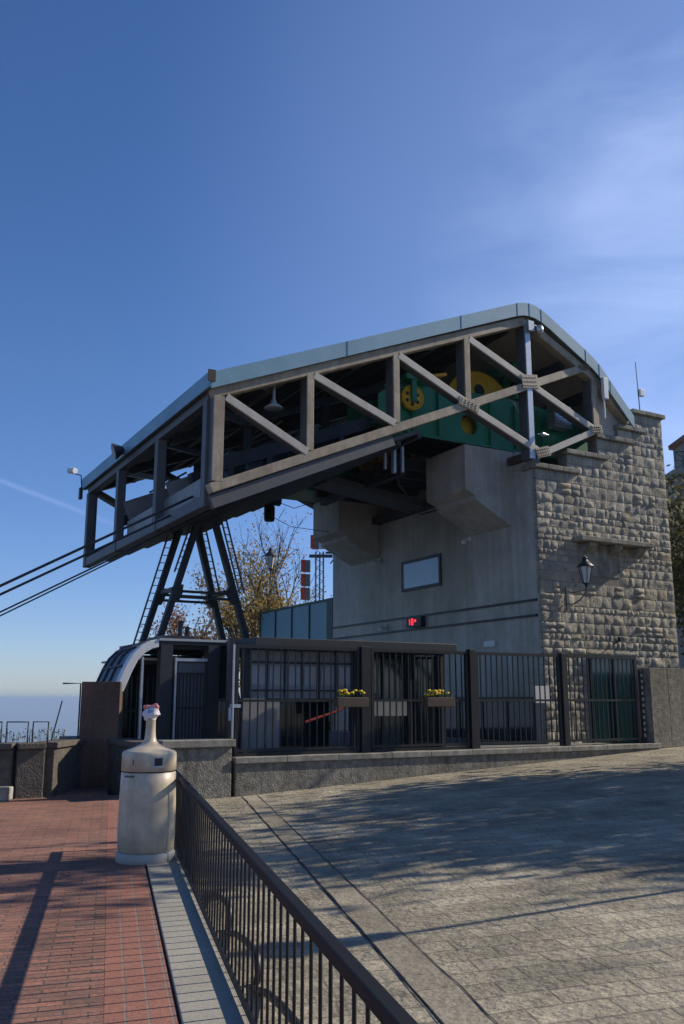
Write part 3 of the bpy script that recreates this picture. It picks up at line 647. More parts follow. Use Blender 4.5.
# roof: profile extruded across
prof_top = [(-8.78, 8.20), (-0.75, 11.50), (-.55, 11.58), (-.35, 11.64), (-.15, 11.66), (.05, 11.64), (.25, 11.58), (.5, 11.46), (1.75, 10.76), (2.0, 10.61), (2.22, 10.44), (2.4, 10.26), (2.6, 10.04), (3.42, 9.18)]
def roofslab(off0, off1):
    return [(x, z + off0) for x, z in prof_top] + [(x, z + off1) for x, z in reversed(prof_top)]
MB().prism(roofslab(0, -.05), -0.20, 10.35, 'xz').build('roof_sheet', 'roofblue', cn)
MB().prism(roofslab(-.052, -.10), -0.14, 10.25, 'xz').build('soffit', 'ceiling', cn)
for y in (-0.235, 10.355): MB().prism(roofslab(.02, -.33), y, y + .033, 'xz').build('fascia', 'roofblue', cn)
MB().box(-8.83, -8.785, -.235, 10.385, 7.90, 8.23).build('fascia', 'roofblue', cn)
sm_ = MB()
for i in range(len(prof_top) - 1):
    if i in (1, 3, 5, 7, 9, 11): continue
    (xa, za), (xb, zb) = prof_top[i], prof_top[i + 1]
    n = max(1, int(abs(xb - xa) / 1.6))
    for k in range(n):
        if i == 0 and k % 2: continue
        u = xa + (xb - xa) * k / n; z = za + (zb - za) * k / n; sm_.box(u - .005, u + .005, -.242, -.236, z - .32, z + .025)
sm_.build('sheet_seam', 'teal', cn)
for k, (x, z) in enumerate(((-7.4, 0), (-6.3, 0), (-5.2, 0), (-4.1, 0), (-3.0, 0), (-1.9, 0), (-0.6, 0), (1.3, -.2), (2.4, -.15))):
    zz = tz(x) if x < 2 else 9.9
    MB().box(x - .06, x + .06, 0.15, 9.95, zz - .16 + z * 0.3, zz + .10 + z * .3).build('purlin', 'dark_steel', cn)
for y in (3.4, 6.8):
    MB().beam((-8.4, y, tz(-8.4) - .2), (-.3, y, tz(-.3) - .2), .24, .18).build('roof_beam', 'dark_steel', cn)
    MB().beam((-8.3, y, bz(-8.3)), (-4.0, y, bz(-4.0)), .22, .2).build('floor_beam', 'dark_steel', cn)
    for u in (-6.44, -4.2): MB().box(u - .1, u + .1, y - .1, y + .1, bz(u), tz(u)).build('inner_post', 'dark_steel', cn)
# infill wall beneath the short slope and rear closing wall
MB().prism([(2.26, 8.62), (2.26, 10.0), (3.35, 9.05), (3.35, 8.9), (2.9, 8.62)], 0.10, 0.14, 'xz').build('infill_panel', 'ceiling', cn)
MB().prism([(0.6, 7.3), (0.6, 11.1), (0.7, 11.1), (0.7, 7.3)], 4.2, 9.9, 'xz').build('back_panel', 'ceiling', cn)
MB().box(4.4, 4.5, .2, 9.9, 7.2, 9.2).build('back_panel', 'ceiling', cn)
MB().prism([(0.7, 7.3), (0.7, 11.1), (4.4, 8.95), (4.4, 7.3)], 6.0, 6.1, 'xz').build('back_panel', 'ceiling', cn)
# small brown hinge at the roof corner
MB().box(-8.86, -8.70, -.27, -.238, 8.02, 8.26).build('corner_bracket', 'brown', cn)

# machine
mc = thing('drive_machinery', 'green cable drive girders with yellow rope wheels on the concrete corbels', 'machinery')
def girder(y0, y1, side_hole):
    poly = [(-3.95, 8.30), (-3.95, 9.05), (-3.4, 9.35), (-2.0, 9.48), (0.3, 9.55), (3.2, 9.3), (3.2, 8.07), (-2.9, 8.07)]
    cx, cz, r = -1.17, 8.62, 0.27
    g = MB(); y = y0
    if side_hole:  # near web with a round hole: fan of quads between the outline and the circle
        n = 48; ring = []; outl = []
        for k in range(n):
            a = 2 * pi * k / n; dx, dz = cos(a), sin(a); ring.append((cx + r * dx, cz + r * dz)); t_ = 1e9
            for i in range(len(poly)):
                (x1, z1_), (x2, z2_) = poly[i], poly[(i + 1) % len(poly)]; ex, ez = x2 - x1, z2_ - z1_; den = dx * ez - dz * ex
                if abs(den) < 1e-9: continue
                t1 = ((x1 - cx) * ez - (z1_ - cz) * ex) / den; s1 = ((x1 - cx) * dz - (z1_ - cz) * dx) / den
                if t1 > 0 and -1e-6 <= s1 <= 1 + 1e-6: t_ = min(t_, t1)
            outl.append((cx + t_ * dx, cz + t_ * dz))
        vs = [(a, y0, b) for a, b in ring] + [(a, y0, b) for a, b in outl] + [(a, y0 + .10, b) for a, b in ring]
        fs = [(k, (k + 1) % n, (k + 1) % n + n, k + n) for k in range(n)] + [(k, (k + 1) % n, (k + 1) % n + 2 * n, k + 2 * n) for k in range(n)]
        g.add(vs, fs)
        g.box(-3.94, 3.2, y0 + .03, y1 - .03, 8.07, 8.11)
    else: g.prism(poly, y0, y0 + .06, 'xz')
    g.prism(poly, y1 - .06, y1, 'xz'); g.prism([(-3.95, 8.30), (-2.9, 8.07), (3.2, 8.07), (3.2, 8.13), (-2.9, 8.13), (-3.95, 8.36)], y0 - .06, y1 + .06, 'xz')
    gd = g.build('girder', 'green', mc)
    st = MB()
    for u in (-3.0, -2.2, -0.55, .3, 1.1, 1.9): st.box(u, u + .05, y0 - .10, y0 - .001, 8.14, 9.35)
    st.each('stiffener', 'green', gd)
girder(1.10, 2.60, True); girder(7.7, 9.2, False)
def sheave(x, y, z, r, tilt=0.0, holes=5, name='rope_wheel'):
    prof = [(0.0, -.05), (r * .18, -.05), (r * .2, -.02), (r * .9, -.02), (r * .92, -.06), (r, -.06), (r * .96, 0), (r, .06), (r * .92, .06), (r * .9, .02), (0, .02)]
    o = MB().lathe(prof, (x, y, z), 40, 'y').build(name, 'yellow', mc)
    for k in range(holes):
        a = 2 * pi * k / holes + .5; MB().lathe([(0, -.026), (r * .15, -.026)], (x + r * .55 * cos(a), y, z + r * .55 * sin(a)), 14, 'y').build('wheel_opening', 'black', o)
    h = MB(); h.lathe([(0, -.10), (r * .12, -.10), (r * .12, -.05)], (x, y, z), 12, 'y')
    h.build('hub', 'black', o)
sheave(-0.25, 1.85, 9.27, 1.20, holes=6); sheave(-3.05, 0.95, 8.98, 0.32, holes=6); sheave(-0.25, 6.3, 9.0, 1.2)
MB().lathe([(0, 0), (.40, 0), (.40, .1), (0, .1)], (-1.17, 1.35, 8.5), 24, 'y').build('brake_disc', 'yellow', mc)
mb = MB(); mb.box(-3.12, -2.98, .82, .90, 8.85, 9.45); mb.box(-3.3, -2.5, .80, 1.10, 9.42, 9.55); mb.box(-2.9, -2.3, 1.3, 2.4, 9.40, 9.70); mb.beam((-3.6, 1.4, 9.3), (-1.9, 1.4, 9.75), .14, .14)
mb.build('bearing_arm', 'green', mc)
MB().beam((-2.9, 1.0, 9.52), (-2.0, 1.0, 9.78), .08, .2).build('lever', 'yellow', mc)
mb = MB(); mb.box(.95, 1.2, 2.2, 2.45, 8.0, 10.9); mb.box(.35, .6, 1.0, 2.6, 9.56, 9.75); mb.beam((.4, 1.0, 10.5), (.4, 5.0, 10.6), .2, .2, (0, 0, 1)); mb.box(1.2, 3.0, 1.0, 3.6, 8.1, 9.0); mb.build('machine_frame', 'green', mc)
mb = MB(); mb.lathe([(0, 0), (.45, 0), (.45, 1.3), (0, 1.3)], (1.7, .75, 8.65), 24, 'y'); mb.build('motor', 'green', mc)
mb = MB()
for k in range(10): mb.box(1.05, 1.65, .30, .62, 8.72 + k * .062, 8.75 + k * .062)
mb.box(1.12, 1.58, .33, .60, 8.70, 9.34); mb.build('finned_heater', 'zinc', mc)
mb = MB(); mb.tube([(.15, .25, 8.1), (.1, .25, 9.0), (-.55, .25, 9.15)], .02, 5); mb.tube([(-.4, .25, 9.12), (-.05, .25, 8.6)], .015, 5); mb.tube([(-.2, .25, 9.12), (.0, .25, 8.9)], .012, 5); mb.build('pipe_bracket', 'zinc', mc)
# rollers, saddles and dark clutter over the deck
for y in (1.6, 3.0, 7.4, 8.8):
    mb = MB(); mb.beam((-8.0, y, bz(-8.0) + .62), (-3.6, y, bz(-3.6) + .50), .30, .22); mb.build('rope_saddle', 'dark_steel', mc)
    mb = MB()
    for k in range(5): u = -7.6 + k * .95; mb.box(u - .07, u + .07, y - .12, y + .12, bz(u) - .15, bz(u) + .5)
    mb.each('saddle_stand', 'dark_steel', mc)
rr = random.Random(5); mb = MB(); mg = MB(); mi = MB()
for k in range(34):
    u = rr.uniform(-7.4, -3.2); y = rr.uniform(1.2, 9.3); z = bz(u) + rr.uniform(-.1, .6); a, b, c = rr.uniform(.1, .45), rr.uniform(.1, .6), rr.uniform(.08, .34)
    if z + c > tz(u) - .3: continue
    (mg if rr.random() < .3 else mb if rr.random() < .5 else mi).box(u - a, u + a, y - b, y + b, z, z + c)
for k in range(14):
    u = rr.uniform(-7.8, -3.0); y = rr.uniform(.8, 9.3); z = bz(u) + rr.uniform(.3, 1.5)
    MB().tube([(u, y, z), (u + rr.uniform(.5, 1.6), y + rr.uniform(-.8, .8), min(z + rr.uniform(.1, .8), tz(u) - .1))], .03, 6).build('pipe', 'interior', mc)
mb.each('equipment_box', 'dark_steel', mc); mg.each('green_equipment', 'darkgreen', mc); mi.each('equipment_box', 'interior', mc)
# underside between the corbels
mb = MB()
for k in range(6): y = 2.9 + k * .85; mb.box(-2.4, 0.2, y, y + .18, 7.75, 8.05)
mb.box(-3.5, -3.2, 2.7, 6.6, 7.95, 8.15); mb.box(-2.2, -2.0, 2.8, 7.4, 7.55, 7.75); mb.each('cross_beam', 'dark_steel', mc)
mb = MB(); mb.prism([(-3.4, 7.6), (-.2, 7.2), (-.2, 7.4), (-3.4, 7.8)], 4.7, 5.6, 'xz'); mb.build('cable_tray', 'grey_steel', mc)
mb = MB(); mb.box(-.18, 4.0, 1.2, 9.6, 8.06, 8.14); mb.build('machine_floor', 'dark_steel', mc)
# hydraulic tensioner hanging under the near girder
hy = MB(); hy.tube([(-3.25, 1.5, 8.05), (-3.25, 1.5, 7.15)], .07); hy.tube([(-3.0, 1.5, 8.05), (-3.0, 1.5, 7.2)], .05); hy.tube([(-3.45, 1.6, 8.05), (-3.45, 1.6, 7.25)], .045)
hyo = hy.build('hydraulic_ram', 'zinc', mc); MB().tube([(-3.75, 1.5, 8.22), (-3.0, 1.5, 8.22)], .16).build('ram_head', 'green', mc)
MB().tube([(-3.2, 1.45, 7.15), (-3.15, 1.4, 6.8), (-2.7, 1.5, 6.45), (-2.0, 2.2, 6.35), (-.2, 3.2, 6.95)], .022, 6).build('hose', 'black', mc)
hg = MB(); hg.lathe([(0, 0), (.15, 0), (.17, .08), (.17, .45), (.12, .52), (0, .52)], (-3.55, 8.2, 7.05), 14); hgo = hg.build('hanging_pulley', 'black', mc)
MB().tube([(-3.75, 8.2, 7.72), (-3.2, 8.2, 7.72)], .16).build('ram_head', 'darkgreen', mc); MB().tube([(-3.7, 8.1, 7.1), (-3.75, 8.1, 7.6)], .03, 6).build('hydraulic_ram', 'dark_steel', mc)
MB().tube([(-3.3, 8.2, 7.7), (-2.7, 8.2, 7.55), (-2.2, 8.2, 7.75)], .012, 5).build('hose', 'black', mc)
MB().tube([(-3.45, 8.2, 7.2), (-2.8, 8.2, 6.95), (-1.4, 8.2, 6.9)], .010, 5).build('hose', 'black', mc)

# ropes leaving the station
def rope(y, p0, p1, r, label, ext=70):
    (u0, z0), (u1, z1) = p0, p1; s = (z1 - z0) / (u1 - u0); pts = []
    for k in range(13):
        u = u1 - (u1 + ext) * (k / 12.0) if False else u1 + (-ext - u1) * k / 12.0
        dz = s * (u - u1) + 0.0016 * max(0, (-9 - u)) ** 2
        pts.append((u, y, z1 + dz))
    o = MB().tube(pts, r, 8).build('track_rope', 'rope', origin=pts[0], fr='S'); return tag(o, label, 'cable', 'steel ropes running down from the station')
rope(1.6, (-12.29, 3.77), (-7.6, 6.475), .028, 'thick upper steel rope, highest where it enters the open roof end')
rope(2.3, (-12.17, 3.68), (-7.7, 6.236), .026, 'steel rope just below the highest rope entering the roof end')
rope(2.7, (-12.12, 3.34), (-9.2, 5.03), .018, 'thin steel rope, upper one of the two passing beneath the end beam')
rope(3.1, (-12.05, 3.30), (-9.2, 4.97), .016, 'thin steel rope, lowest one passing beneath the end beam')
# fittings on the canopy
fl = thing('floodlight', 'round floodlight on the sloping blue roof edge', 'floodlight', (-8.85, 5.9, 7.95))
of = (-8.85, 5.9, 7.95)
d_ = Vector((-.95, .12, -.32)).normalized(); c0 = Vector((-9.08, 5.75, 7.95))
MB().tube([c0 - d_ * .22, c0 - d_ * .12, c0 + d_ * .02, c0 + d_ * .06], [.06, .13, .21, .215], 20).build('lamp_housing', 'dark_steel', fl, of)
MB().tube([c0 + d_ * .061, c0 + d_ * .07], .19, 20).build('lens', 'interior', fl, of)
MB().tube([of, c0 - d_ * .15], .03).build('arm', 'dark_steel', fl, of)
kc = thing('security_camera', 'white security camera on an outrigger at the lowest corner of the blue roof', 'security camera', (-8.85, 10.2, 7.9)); oc = (-8.85, 10.2, 7.9)
MB().tube([(-8.85, 10.2, 7.6), (-8.9, 10.25, 8.3), (-9.0, 10.9, 8.5)], .02, 6).build('arm', 'dark_steel', kc, oc)
MB().tube([(-8.98, 10.75, 8.55), (-9.1, 11.0, 8.60)], .095, 14).build('camera_housing', 'white', kc, oc)
MB().box(-8.95, -8.86, 10.1, 10.25, 7.55, 7.9).build('junction_box', 'dark_steel', kc, oc)
dc = thing('security_camera', 'shiny dome camera at the peak of the truss', 'security camera', (0.08, -.2, 11.05)); oc = (0.08, -.2, 11.05)
MB().box(-.22, -.04, -.26, -.14, 10.93, 11.2).build('mount', 'zinc', dc, oc); MB().tube([(-.05, -.22, 11.1), (.14, -.22, 11.1)], .03).build('arm', 'zinc', dc, oc)
MB().lathe([(0, .12), (.09, .1), (.11, 0), (.09, -.08), (.05, -.12), (0, -.13)], (.17, -.22, 11.02), 16).build('dome', 'zinc', dc, oc)
pl = thing('pendant_lamp', 'bell shaped lamp hanging inside the first truss bay', 'lamp', (-7.1, .35, 8.3)); op = (-7.1, .35, 8.3)
MB().tube([(-7.1, .35, 8.42), (-7.1, .35, 8.07)], .04).build('lamp_stem', 'zinc', pl, op); MB().lathe([(.04, 0), (.08, -.12), (.2, -.2), (.21, -.23), (0, -.19)], (-7.1, .35, 8.10), 20).build('lamp_shade', 'lightpanel', pl, op)
nb = thing('spike_light', 'small silver spotlight on the tall steel post above the stone cap', 'light', (0.0, -.2, 8.2)); on = (0, -.2, 8.2)
MB().tube([(0, -.16, 8.2), (.12, -.22, 8.22)], .02).build('arm', 'zinc', nb, on); MB().tube([(.1, -.22, 8.2), (.3, -.24, 8.2)], [.06, .01], 10).build('lamp_head', 'zinc', nb, on)
wa = thing('radio_antenna', 'slim white panel antenna on the short post by the steep roof edge', 'antenna', (2.3, -.25, 9.7)); ow = (2.3, -.25, 9.7)
MB().box(2.28, 2.44, -.3, -.2, 9.5, 10.1).build('panel', 'white', wa, ow, bevel=.01); MB().tube([(2.3, -.25, 8.95), (2.3, -.25, 9.5)], .025).build('pole', 'white', wa, ow)
ra = thing('rod_antenna', 'thin rod antenna with a small white box on top of the highest stone cap', 'antenna', (4.1, .15, 9.49)); oa = (4.1, .15, 9.49)
MB().tube([(4.1, .15, 9.49), (4.05, .15, 11.0)], [.018, .012], 6).build('rod', 'grey_steel', ra, oa); MB().box(4.1, 4.26, .08, .2, 10.0, 10.2).build('box', 'white', ra, oa, bevel=.01)
MB().tube([(3.6, .15, 9.53), (4.5, .15, 9.6)], .012, 5).build('foot_bar', 'grey_steel', ra, oa)

# ================================================================== TRESTLE under the roof end
tr = thing('support_trestle', 'dark steel trestle with splayed legs and ladders under the roof end', 'trestle', (-7, 5, 0))
ot = (-7, 5, 0)
def leg(y, ut, ub, zt=6.15, zb=3.05):
    s = (ub - ut) / (zb - zt); u0 = ub + s * (0 - zb); m = MB(); m.beam((ut, y, zt), (u0, y, 0.55), .145, .16); m.build('leg', 'dark_steel', tr, ot); return lambda z: ut + s * (z - zt)
fA = leg(5.5, -7.32, -8.14); fC = leg(5.5, -6.92, -6.12); fB = leg(4.5, -7.20, -8.04); fD = leg(4.5, -6.80, -5.90)
for y, fa, fb in ((5.5, fA, fC), (4.5, fB, fD)):
    for zz in (4.12, 4.26): MB().beam((fa(zz), y, zz), (fb(zz), y, zz), .06, .08).build('cross_brace', 'dark_steel', tr, ot)
    for f in (fa, fb): MB().prism([(f(4.0) - .10, 4.0), (f(4.0) + .10, 4.0), (f(4.2) + .13, 4.2), (f(4.42) + .09, 4.42), (f(4.42) - .09, 4.42), (f(4.2) - .13, 4.2)], y - .085, y + .085, 'xz').build('gusset_plate', 'dark_steel', tr, ot)
for f in (fA, fC): MB().beam((f(4.3), 4.5 if False else 5.5, 4.3), (f(4.3), 4.5, 4.3), .10, .10, (0, 0, 1)).build('cross_brace', 'dark_steel', tr, ot)
MB().box(-7.45, -6.65, 4.3, 5.7, 6.0, 6.2).build('head_beam', 'dark_steel', tr, ot)
def ladder(p, q, wv, n):
    p, q, wv = Vector(p), Vector(q), Vector(wv); l = MB(); l.tube([p, q], .025, 5); l.tube([p + wv, q + wv], .025, 5)
    for k in range(n): a = p.lerp(q, (k + .5) / n); l.tube([a, a + wv], .014, 4)
    l.build('ladder', 'grey_steel', tr, ot)
ladder((-7.42, 5.6, 6.0), (-8.85, 5.6, 0.8), (-.17, 0, 0), 26); ladder((-7.22, 4.65, 6.0), (-7.60, 4.65, 4.75), (-.15, 0, 0), 8)
ladder((-6.80, 5.4, 6.0), (-6.38, 5.4, 4.4), (.14, 0, 0), 9); ladder((-6.66, 4.4, 6.2), (-6.10, 4.4, 4.3), (.14, 0, 0), 11)

# ================================================================== ENTRANCE CANOPY (curved glazed nose)
en = thing('boarding_canopy', 'dark boarding hall with curved grey rim and glazed blue nose below the trestle', 'canopy', (-9, .5, .6)); oe = (-9, .5, .6)
arc = [(-9.45, 2.80), (-9.62, 2.76), (-9.80, 2.66), (-9.96, 2.50), (-10.08, 2.28), (-10.18, 2.04), (-10.27, 1.80)]
def rimprof(t): 
    inner = []
    for i, (x, z) in enumerate(arc):
        a = radians(90 + i * 14); inner.append((x - cos(a) * t, z - sin(a) * t))
    return arc + inner[::-1]
MB().prism(rimprof(.16), 0.40, 0.62, 'xz').build('rim', 'white', en, oe, bevel=.01)
MB().box(-9.45, -7.6, .40, .62, 2.70, 2.82).build('rim', 'dark_steel', en, oe)
# nose shell behind the rim shrinking away
def shell(y0, y1, s0, s1, mat, name):
    m = MB(); cx, cz = -9.2, 1.6; vs = []
    for y, s_ in ((y0, s0), (y1, s1)):
        for x, z in arc: vs.append((cx + (x - cx) * s_, y, cz + (z - cz) * s_))
    n = len(arc); m.add(vs, [(i, i + 1, n + i + 1, n + i) for i in range(n - 1)], True); return m.build(name, mat, en, oe)
ns = shell(.62, 2.2, .99, .95, 'noseglass', 'nose_glazing')
m = MB()
for y, s_ in ((1.15, .98), (1.7, .968), (2.2, .952)):
    cx, cz = -9.2, 1.6; m.tube([(cx + (x - cx) * s_ - .01, y, cz + (z - cz) * s_ + .01) for x, z in arc], .022, 5)
for i in (2, 4): m.tube([(arc[i][0], .7, arc[i][1] + .01), (-9.2 + (arc[i][0] + 9.2) * .952, 2.2, 1.6 + (arc[i][1] - 1.6) * .952 + .01)], .022, 5)
m.build('glazing_bars', 'grey_steel', ns, oe)
MB().box(-9.45, -7.62, .385, .399, 2.77, 2.815).build('edge_trim', 'lightpanel', en, oe)
MB().box(-9.5, -7.6, .62, 3.0, 2.62, 2.78).build('flat_roof', 'dark_steel', en, oe)
MB().box(-9.9, -7.6, .7, 2.9, 2.40, 2.44).build('ceiling', 'ceiling', en, oe)
for u in (-9.75, -9.08): MB().box(u - .02, u + .02, .42, .50, .6, 2.45).build('door_post', 'zinc', en, oe)
for u in (-8.30, -9.28): MB().box(u - .12, u + .12, .40, .64, .6, 2.72).build('column', 'dark_steel', en, oe)
MB().box(-9.07, -8.42, .44, .48, 2.38, 2.44).build('door_head', 'zinc', en, oe)
d = MB().box(-9.0, -8.45, .50, .53, .62, 2.36).build('door', 'door_grey', en, oe)
m = MB()
for k in range(8): m.box(-8.98 + k * .072, -8.965 + k * .072, .46, .485, .65, 2.15)
m.box(-9.0, -8.43, .46, .485, 1.45, 1.50); m.box(-9.0, -8.43, .46, .485, 2.12, 2.16); m.build('grille', 'dark_steel', d, oe)
MB().box(-9.8, -9.3, 2.2, 2.26, .62, 2.3).build('inner_glazing', 'darkglass', en, oe)
m = MB(); [m.box(-9.72 + k * .11, -9.70 + k * .11, 1.2, 1.22, .65, 2.1) for k in range(5)]; m.box(-9.75, -9.2, 1.2, 1.22, 1.4, 1.44); m.build('grille', 'dark_steel', en, oe)
MB().box(-10.22, -10.17, .62, 2.4, .6, 1.75).build('side_wall', 'dark_steel', en, oe)
MB().box(-9.3, -7.6, 2.9, 3.0, .6, 2.6).build('back_wall', 'dark_steel', en, oe)
m = MB(); m.box(-8.2, -7.72, .5, .54, .62, 2.6); m.build('side_glazing', 'darkglass', en, oe)
MB().box(-9.15, -8.5, 1.0, 2.2, 2.79, 2.92).build('roof_plant', 'dark_steel', en, oe)
m = MB(); m.tube([(-8.75, 1.2, 2.9), (-8.75, 1.2, 3.24)], .055); m.tube([(-8.60, 1.2, 2.9), (-8.60, 1.2, 3.12)], .05); m.build('roof_vent', 'dark_steel', en, oe)

# annex behind the gates
ax = thing('ticket_hall', 'low glazed hall with a flat dark roof behind the fence', 'building', (-6, 0, .6)); ox = (-6, 0, .6)
MB().box(-8.05, -3.35, -1.05, 3.0, 2.60, 2.80).build('roof', 'dark_steel', ax, ox, bevel=.01)
MB().box(-8.0, -5.62, -.55, -.50, 1.66, 2.58).build('wall_panel', 'greywall', ax, ox)
m = MB()
for k in range(6): m.box(-7.9 + k * .38, -7.9 + k * .38 + .28, -.57, -.551, 1.92, 2.28)
gl_ = m.each('window', 'lightpanel', ax, ox)
m = MB(); m.box(-8.0, -5.62, -.59, -.571, 2.33, 2.37); m.box(-8.0, -5.62, -.59, -.571, 1.80, 1.83); [m.box(-7.97 + k * .38, -7.94 + k * .38, -.59, -.571, 1.66, 2.58) for k in range(7)]; m.build('window_bars', 'dark_steel', ax, ox)
MB().box(-5.58, -3.45, -.5, -.46, .62, 2.58).build('glazing', 'darkglass', ax, ox)
MB().box(-8.0, -5.62, .5, .54, .62, 1.66).build('glazing', 'darkglass', ax, ox)
for u in (-8.02, -5.6, -3.43): MB().box(u - .05, u + .05, -.62, -.45, .6, 2.6).build('column', 'dark_steel', ax, ox)
for u in (-4.9, -4.2): MB().box(u - .02, u + .02, -.54, -.501, .6, 2.6).build('mullion', 'dark_steel', ax, ox)
MB().box(-3.42, -3.38, -.5, 2.5, .62, 2.58).build('glazing', 'tealglass', ax, ox)
# loose things behind the fence
t = tag(MB().box(-8.38, -7.95, -1.30, -1.26, .72, 1.66).build('white_board', 'interior', origin=(-8.2, -1.3, .6), fr='S'), 'pale upright board standing behind the left end of the first gate', 'board')
t = tag(MB().box(-7.90, -7.62, -1.30, -1.26, .72, 1.62).build('white_board', 'interior', origin=(-7.7, -1.3, .6), fr='S'), 'narrower pale board second from the left behind the first gate', 'board')
t = tag(MB().box(-5.6, -4.75, -1.2, -1.15, 1.32, 1.62).build('notice_board', 'interior', origin=(-5.2, -1.2, .6), fr='S'), 'long pale notice board behind the second gate', 'board')
t = tag(MB().box(-.75, -.28, -.5, -.46, 1.56, 1.95).build('notice', 'white', origin=(-.5, -.5, 1.5), fr='S'), 'small white notice behind the last fence panel', 'sign')
t = tag(MB().tube([(-7.0, -1.1, 1.22), (-6.3, -1.1, 1.42), (-5.95, -1.1, 1.60)], .025, 8).build('handrail', 'redpipe', origin=(-6.6, -1.1, .6), fr='S'), 'sloping red handrail seen through the first gate', 'handrail')
def planter(u, label):
    o0 = (u, -1.86, 1.55); t = thing('flower_box', label, 'flower box', o0, group='flower boxes hung on the gates')
    MB().box(u - .33, u + .33, -1.98, -1.80, 1.50, 1.68).build('trough', 'brown', t, o0, bevel=.01)
    rn = random.Random(int(u * 10)); fl_ = MB(); lf = MB()
    for k in range(26):
        x, y, z = u + rn.uniform(-.3, .3), -1.89 + rn.uniform(-.07, .07), 1.66 + rn.uniform(0, .09); a = rn.uniform(0, 6.28); s_ = .05
        lf.add([(x, y, z - .02), (x + s_ * cos(a), y + s_ * sin(a) * .6, z + .03), (x + .01, y, z + .07)], [(0, 1, 2)])
    for k in range(13):
        cl = rn.choice([-.2, -.05, .18]); x, y, z = u + cl + rn.uniform(-.09, .09), -1.90 + rn.uniform(-.05, .05), 1.74 + rn.uniform(-.02, .07)
        fl_.lathe([(0, -.012), (.03, -.014), (.044, .004), (.028, .026), (0, .02)], (x, y, z), 7)
    fl_.build('flowers', 'petal', t, o0); lf.build('leaves', 'plantleaf', t, o0)
planter(-6.45, 'brown flower box with yellow flowers on the left gate')
planter(-4.45, 'brown flower box with yellow flowers on the right gate')

# ================================================================== FENCE
cw = thing('kerb_wall', 'low rough granite wall carrying the black fence', 'wall', (-3, -1.72, 0))
ok_ = (-3, -1.72, 0)
MB().box(-8.74, 1.70, -1.86, -1.46, -.4, .55).build('wall_base', 'granite', cw, ok_, bevel=.01)
m = MB(); x = -8.76; rc = random.Random(3)
while x < 1.70:
    l = min(rc.uniform(.9, 1.3), 1.72 - x); m.box(x + .003, x + l - .003, -1.90, -1.43, .552, .66 + rc.uniform(-.004, .004)); x += l
m.build('coping', 'capstone', cw, ok_, bevel=.012)
YF = -1.66
bar_mesh = None
def panel(u0, u1, n, name, label, cat, low=.74, double=False, rods=None):
    o0 = (u0, YF, .66); t = thing(name, label, cat, o0, group='black bar fence panels on the granite wall')
    MB().box(u0, u1, YF - .025, YF + .025, 2.55, 2.61).build('top_rail', 'fence', t, o0)
    MB().box(u0, u1, YF - .022, YF + .022, 1.60, 1.645).build('middle_rail', 'fence', t, o0)
    MB().box(u0, u1, YF - .022, YF + .022, low, low + .045).build('bottom_rail', 'fence', t, o0)
    if double: MB().box(u0, u1, YF - .03, YF + .03, .665, .72).build('bottom_rail', 'fence', t, o0)
    for u in (u0 + .03, u1 - .03): MB().box(u - .03, u + .03, YF - .03, YF + .03, .663, 2.549).build('stile', 'fence', t, o0)
    src = None
    for k in range(n):
        u = u0 + (u1 - u0) * (k + 1) / (n + 1)
        if src is None:
            src = MB().box(u - .011, u + .011, YF - .011, YF + .011, low + .046, 2.549).build('bar', 'fence', t, o0); ub = u
        else:
            c = src.copy(); c.location = (u - ub, 0, 0); col.objects.link(c); c.parent = t
panel(-8.70, -6.15, 16, 'gate', 'black bar gate at the left end with a flower box on it', 'gate', double=True)
panel(-5.88, -3.56, 15, 'gate', 'second black bar gate from the left, its flower box right of its middle', 'gate', double=True)
panel(-3.36, -1.05, 15, 'fence', 'black bar fence panel in front of bare concrete, between the gates and the last panel', 'fence')
panel(-.90, 1.30, 15, 'fence', 'last black bar fence panel in front of the stone wall and teal door', 'fence')
for u, wd_, h, lb in ((-6.02, .10, 2.64, 'thick black gate post between the two gates'), (-3.46, .07, 2.66, 'black post at the right end of the gates'), (-.975, .05, 2.64, 'black post before the stone wall'), (-8.80, .04, 2.72, 'slim black post at the left end of the fence')):
    p = MB().box(u - wd_, u + wd_, YF - .07, YF + .07, .663, h); tag(p.build('fence_post', 'fence', origin=(u, YF, .66), fr='S', bevel=.006), lb, 'post', 'black fence posts')
t = tag(MB().tube([(-8.78, YF - .12, .98), (-8.78, YF - .12, 2.6)], .02, 8).build('metal_pole', 'zinc', origin=(-8.78, YF, .98), fr='S'), 'thin shiny tube upright beside the left gate post', 'pole')
lk = thing('gate_lock', 'pale lock and handle on the left gate', 'lock', (-8.68, YF - .06, 1.5)); ol = (-8.68, YF - .06, 1.5)
MB().box(-8.82, -8.62, YF - .10, YF - .03, 1.50, 1.56).build('lock_case', 'zinc', lk, ol); MB().box(-8.84, -8.80, YF - .10, YF - .03, 1.28, 1.50).build('handle', 'zinc', lk, ol)
sp = thing('marker_post', 'black post with a string of white marks beside the last fence panel', 'post', (1.45, YF, .66)); os_ = (1.45, YF, .66)
MB().box(1.40, 1.49, YF - .03, YF + .03, .663, 2.3).build('post', 'fence', sp, os_); m = MB()
for k in range(11): m.box(1.42, 1.47, YF - .036, YF - .031, .80 + k * .135, .87 + k * .135)
m.each('white_mark', 'lightpanel', sp, os_)
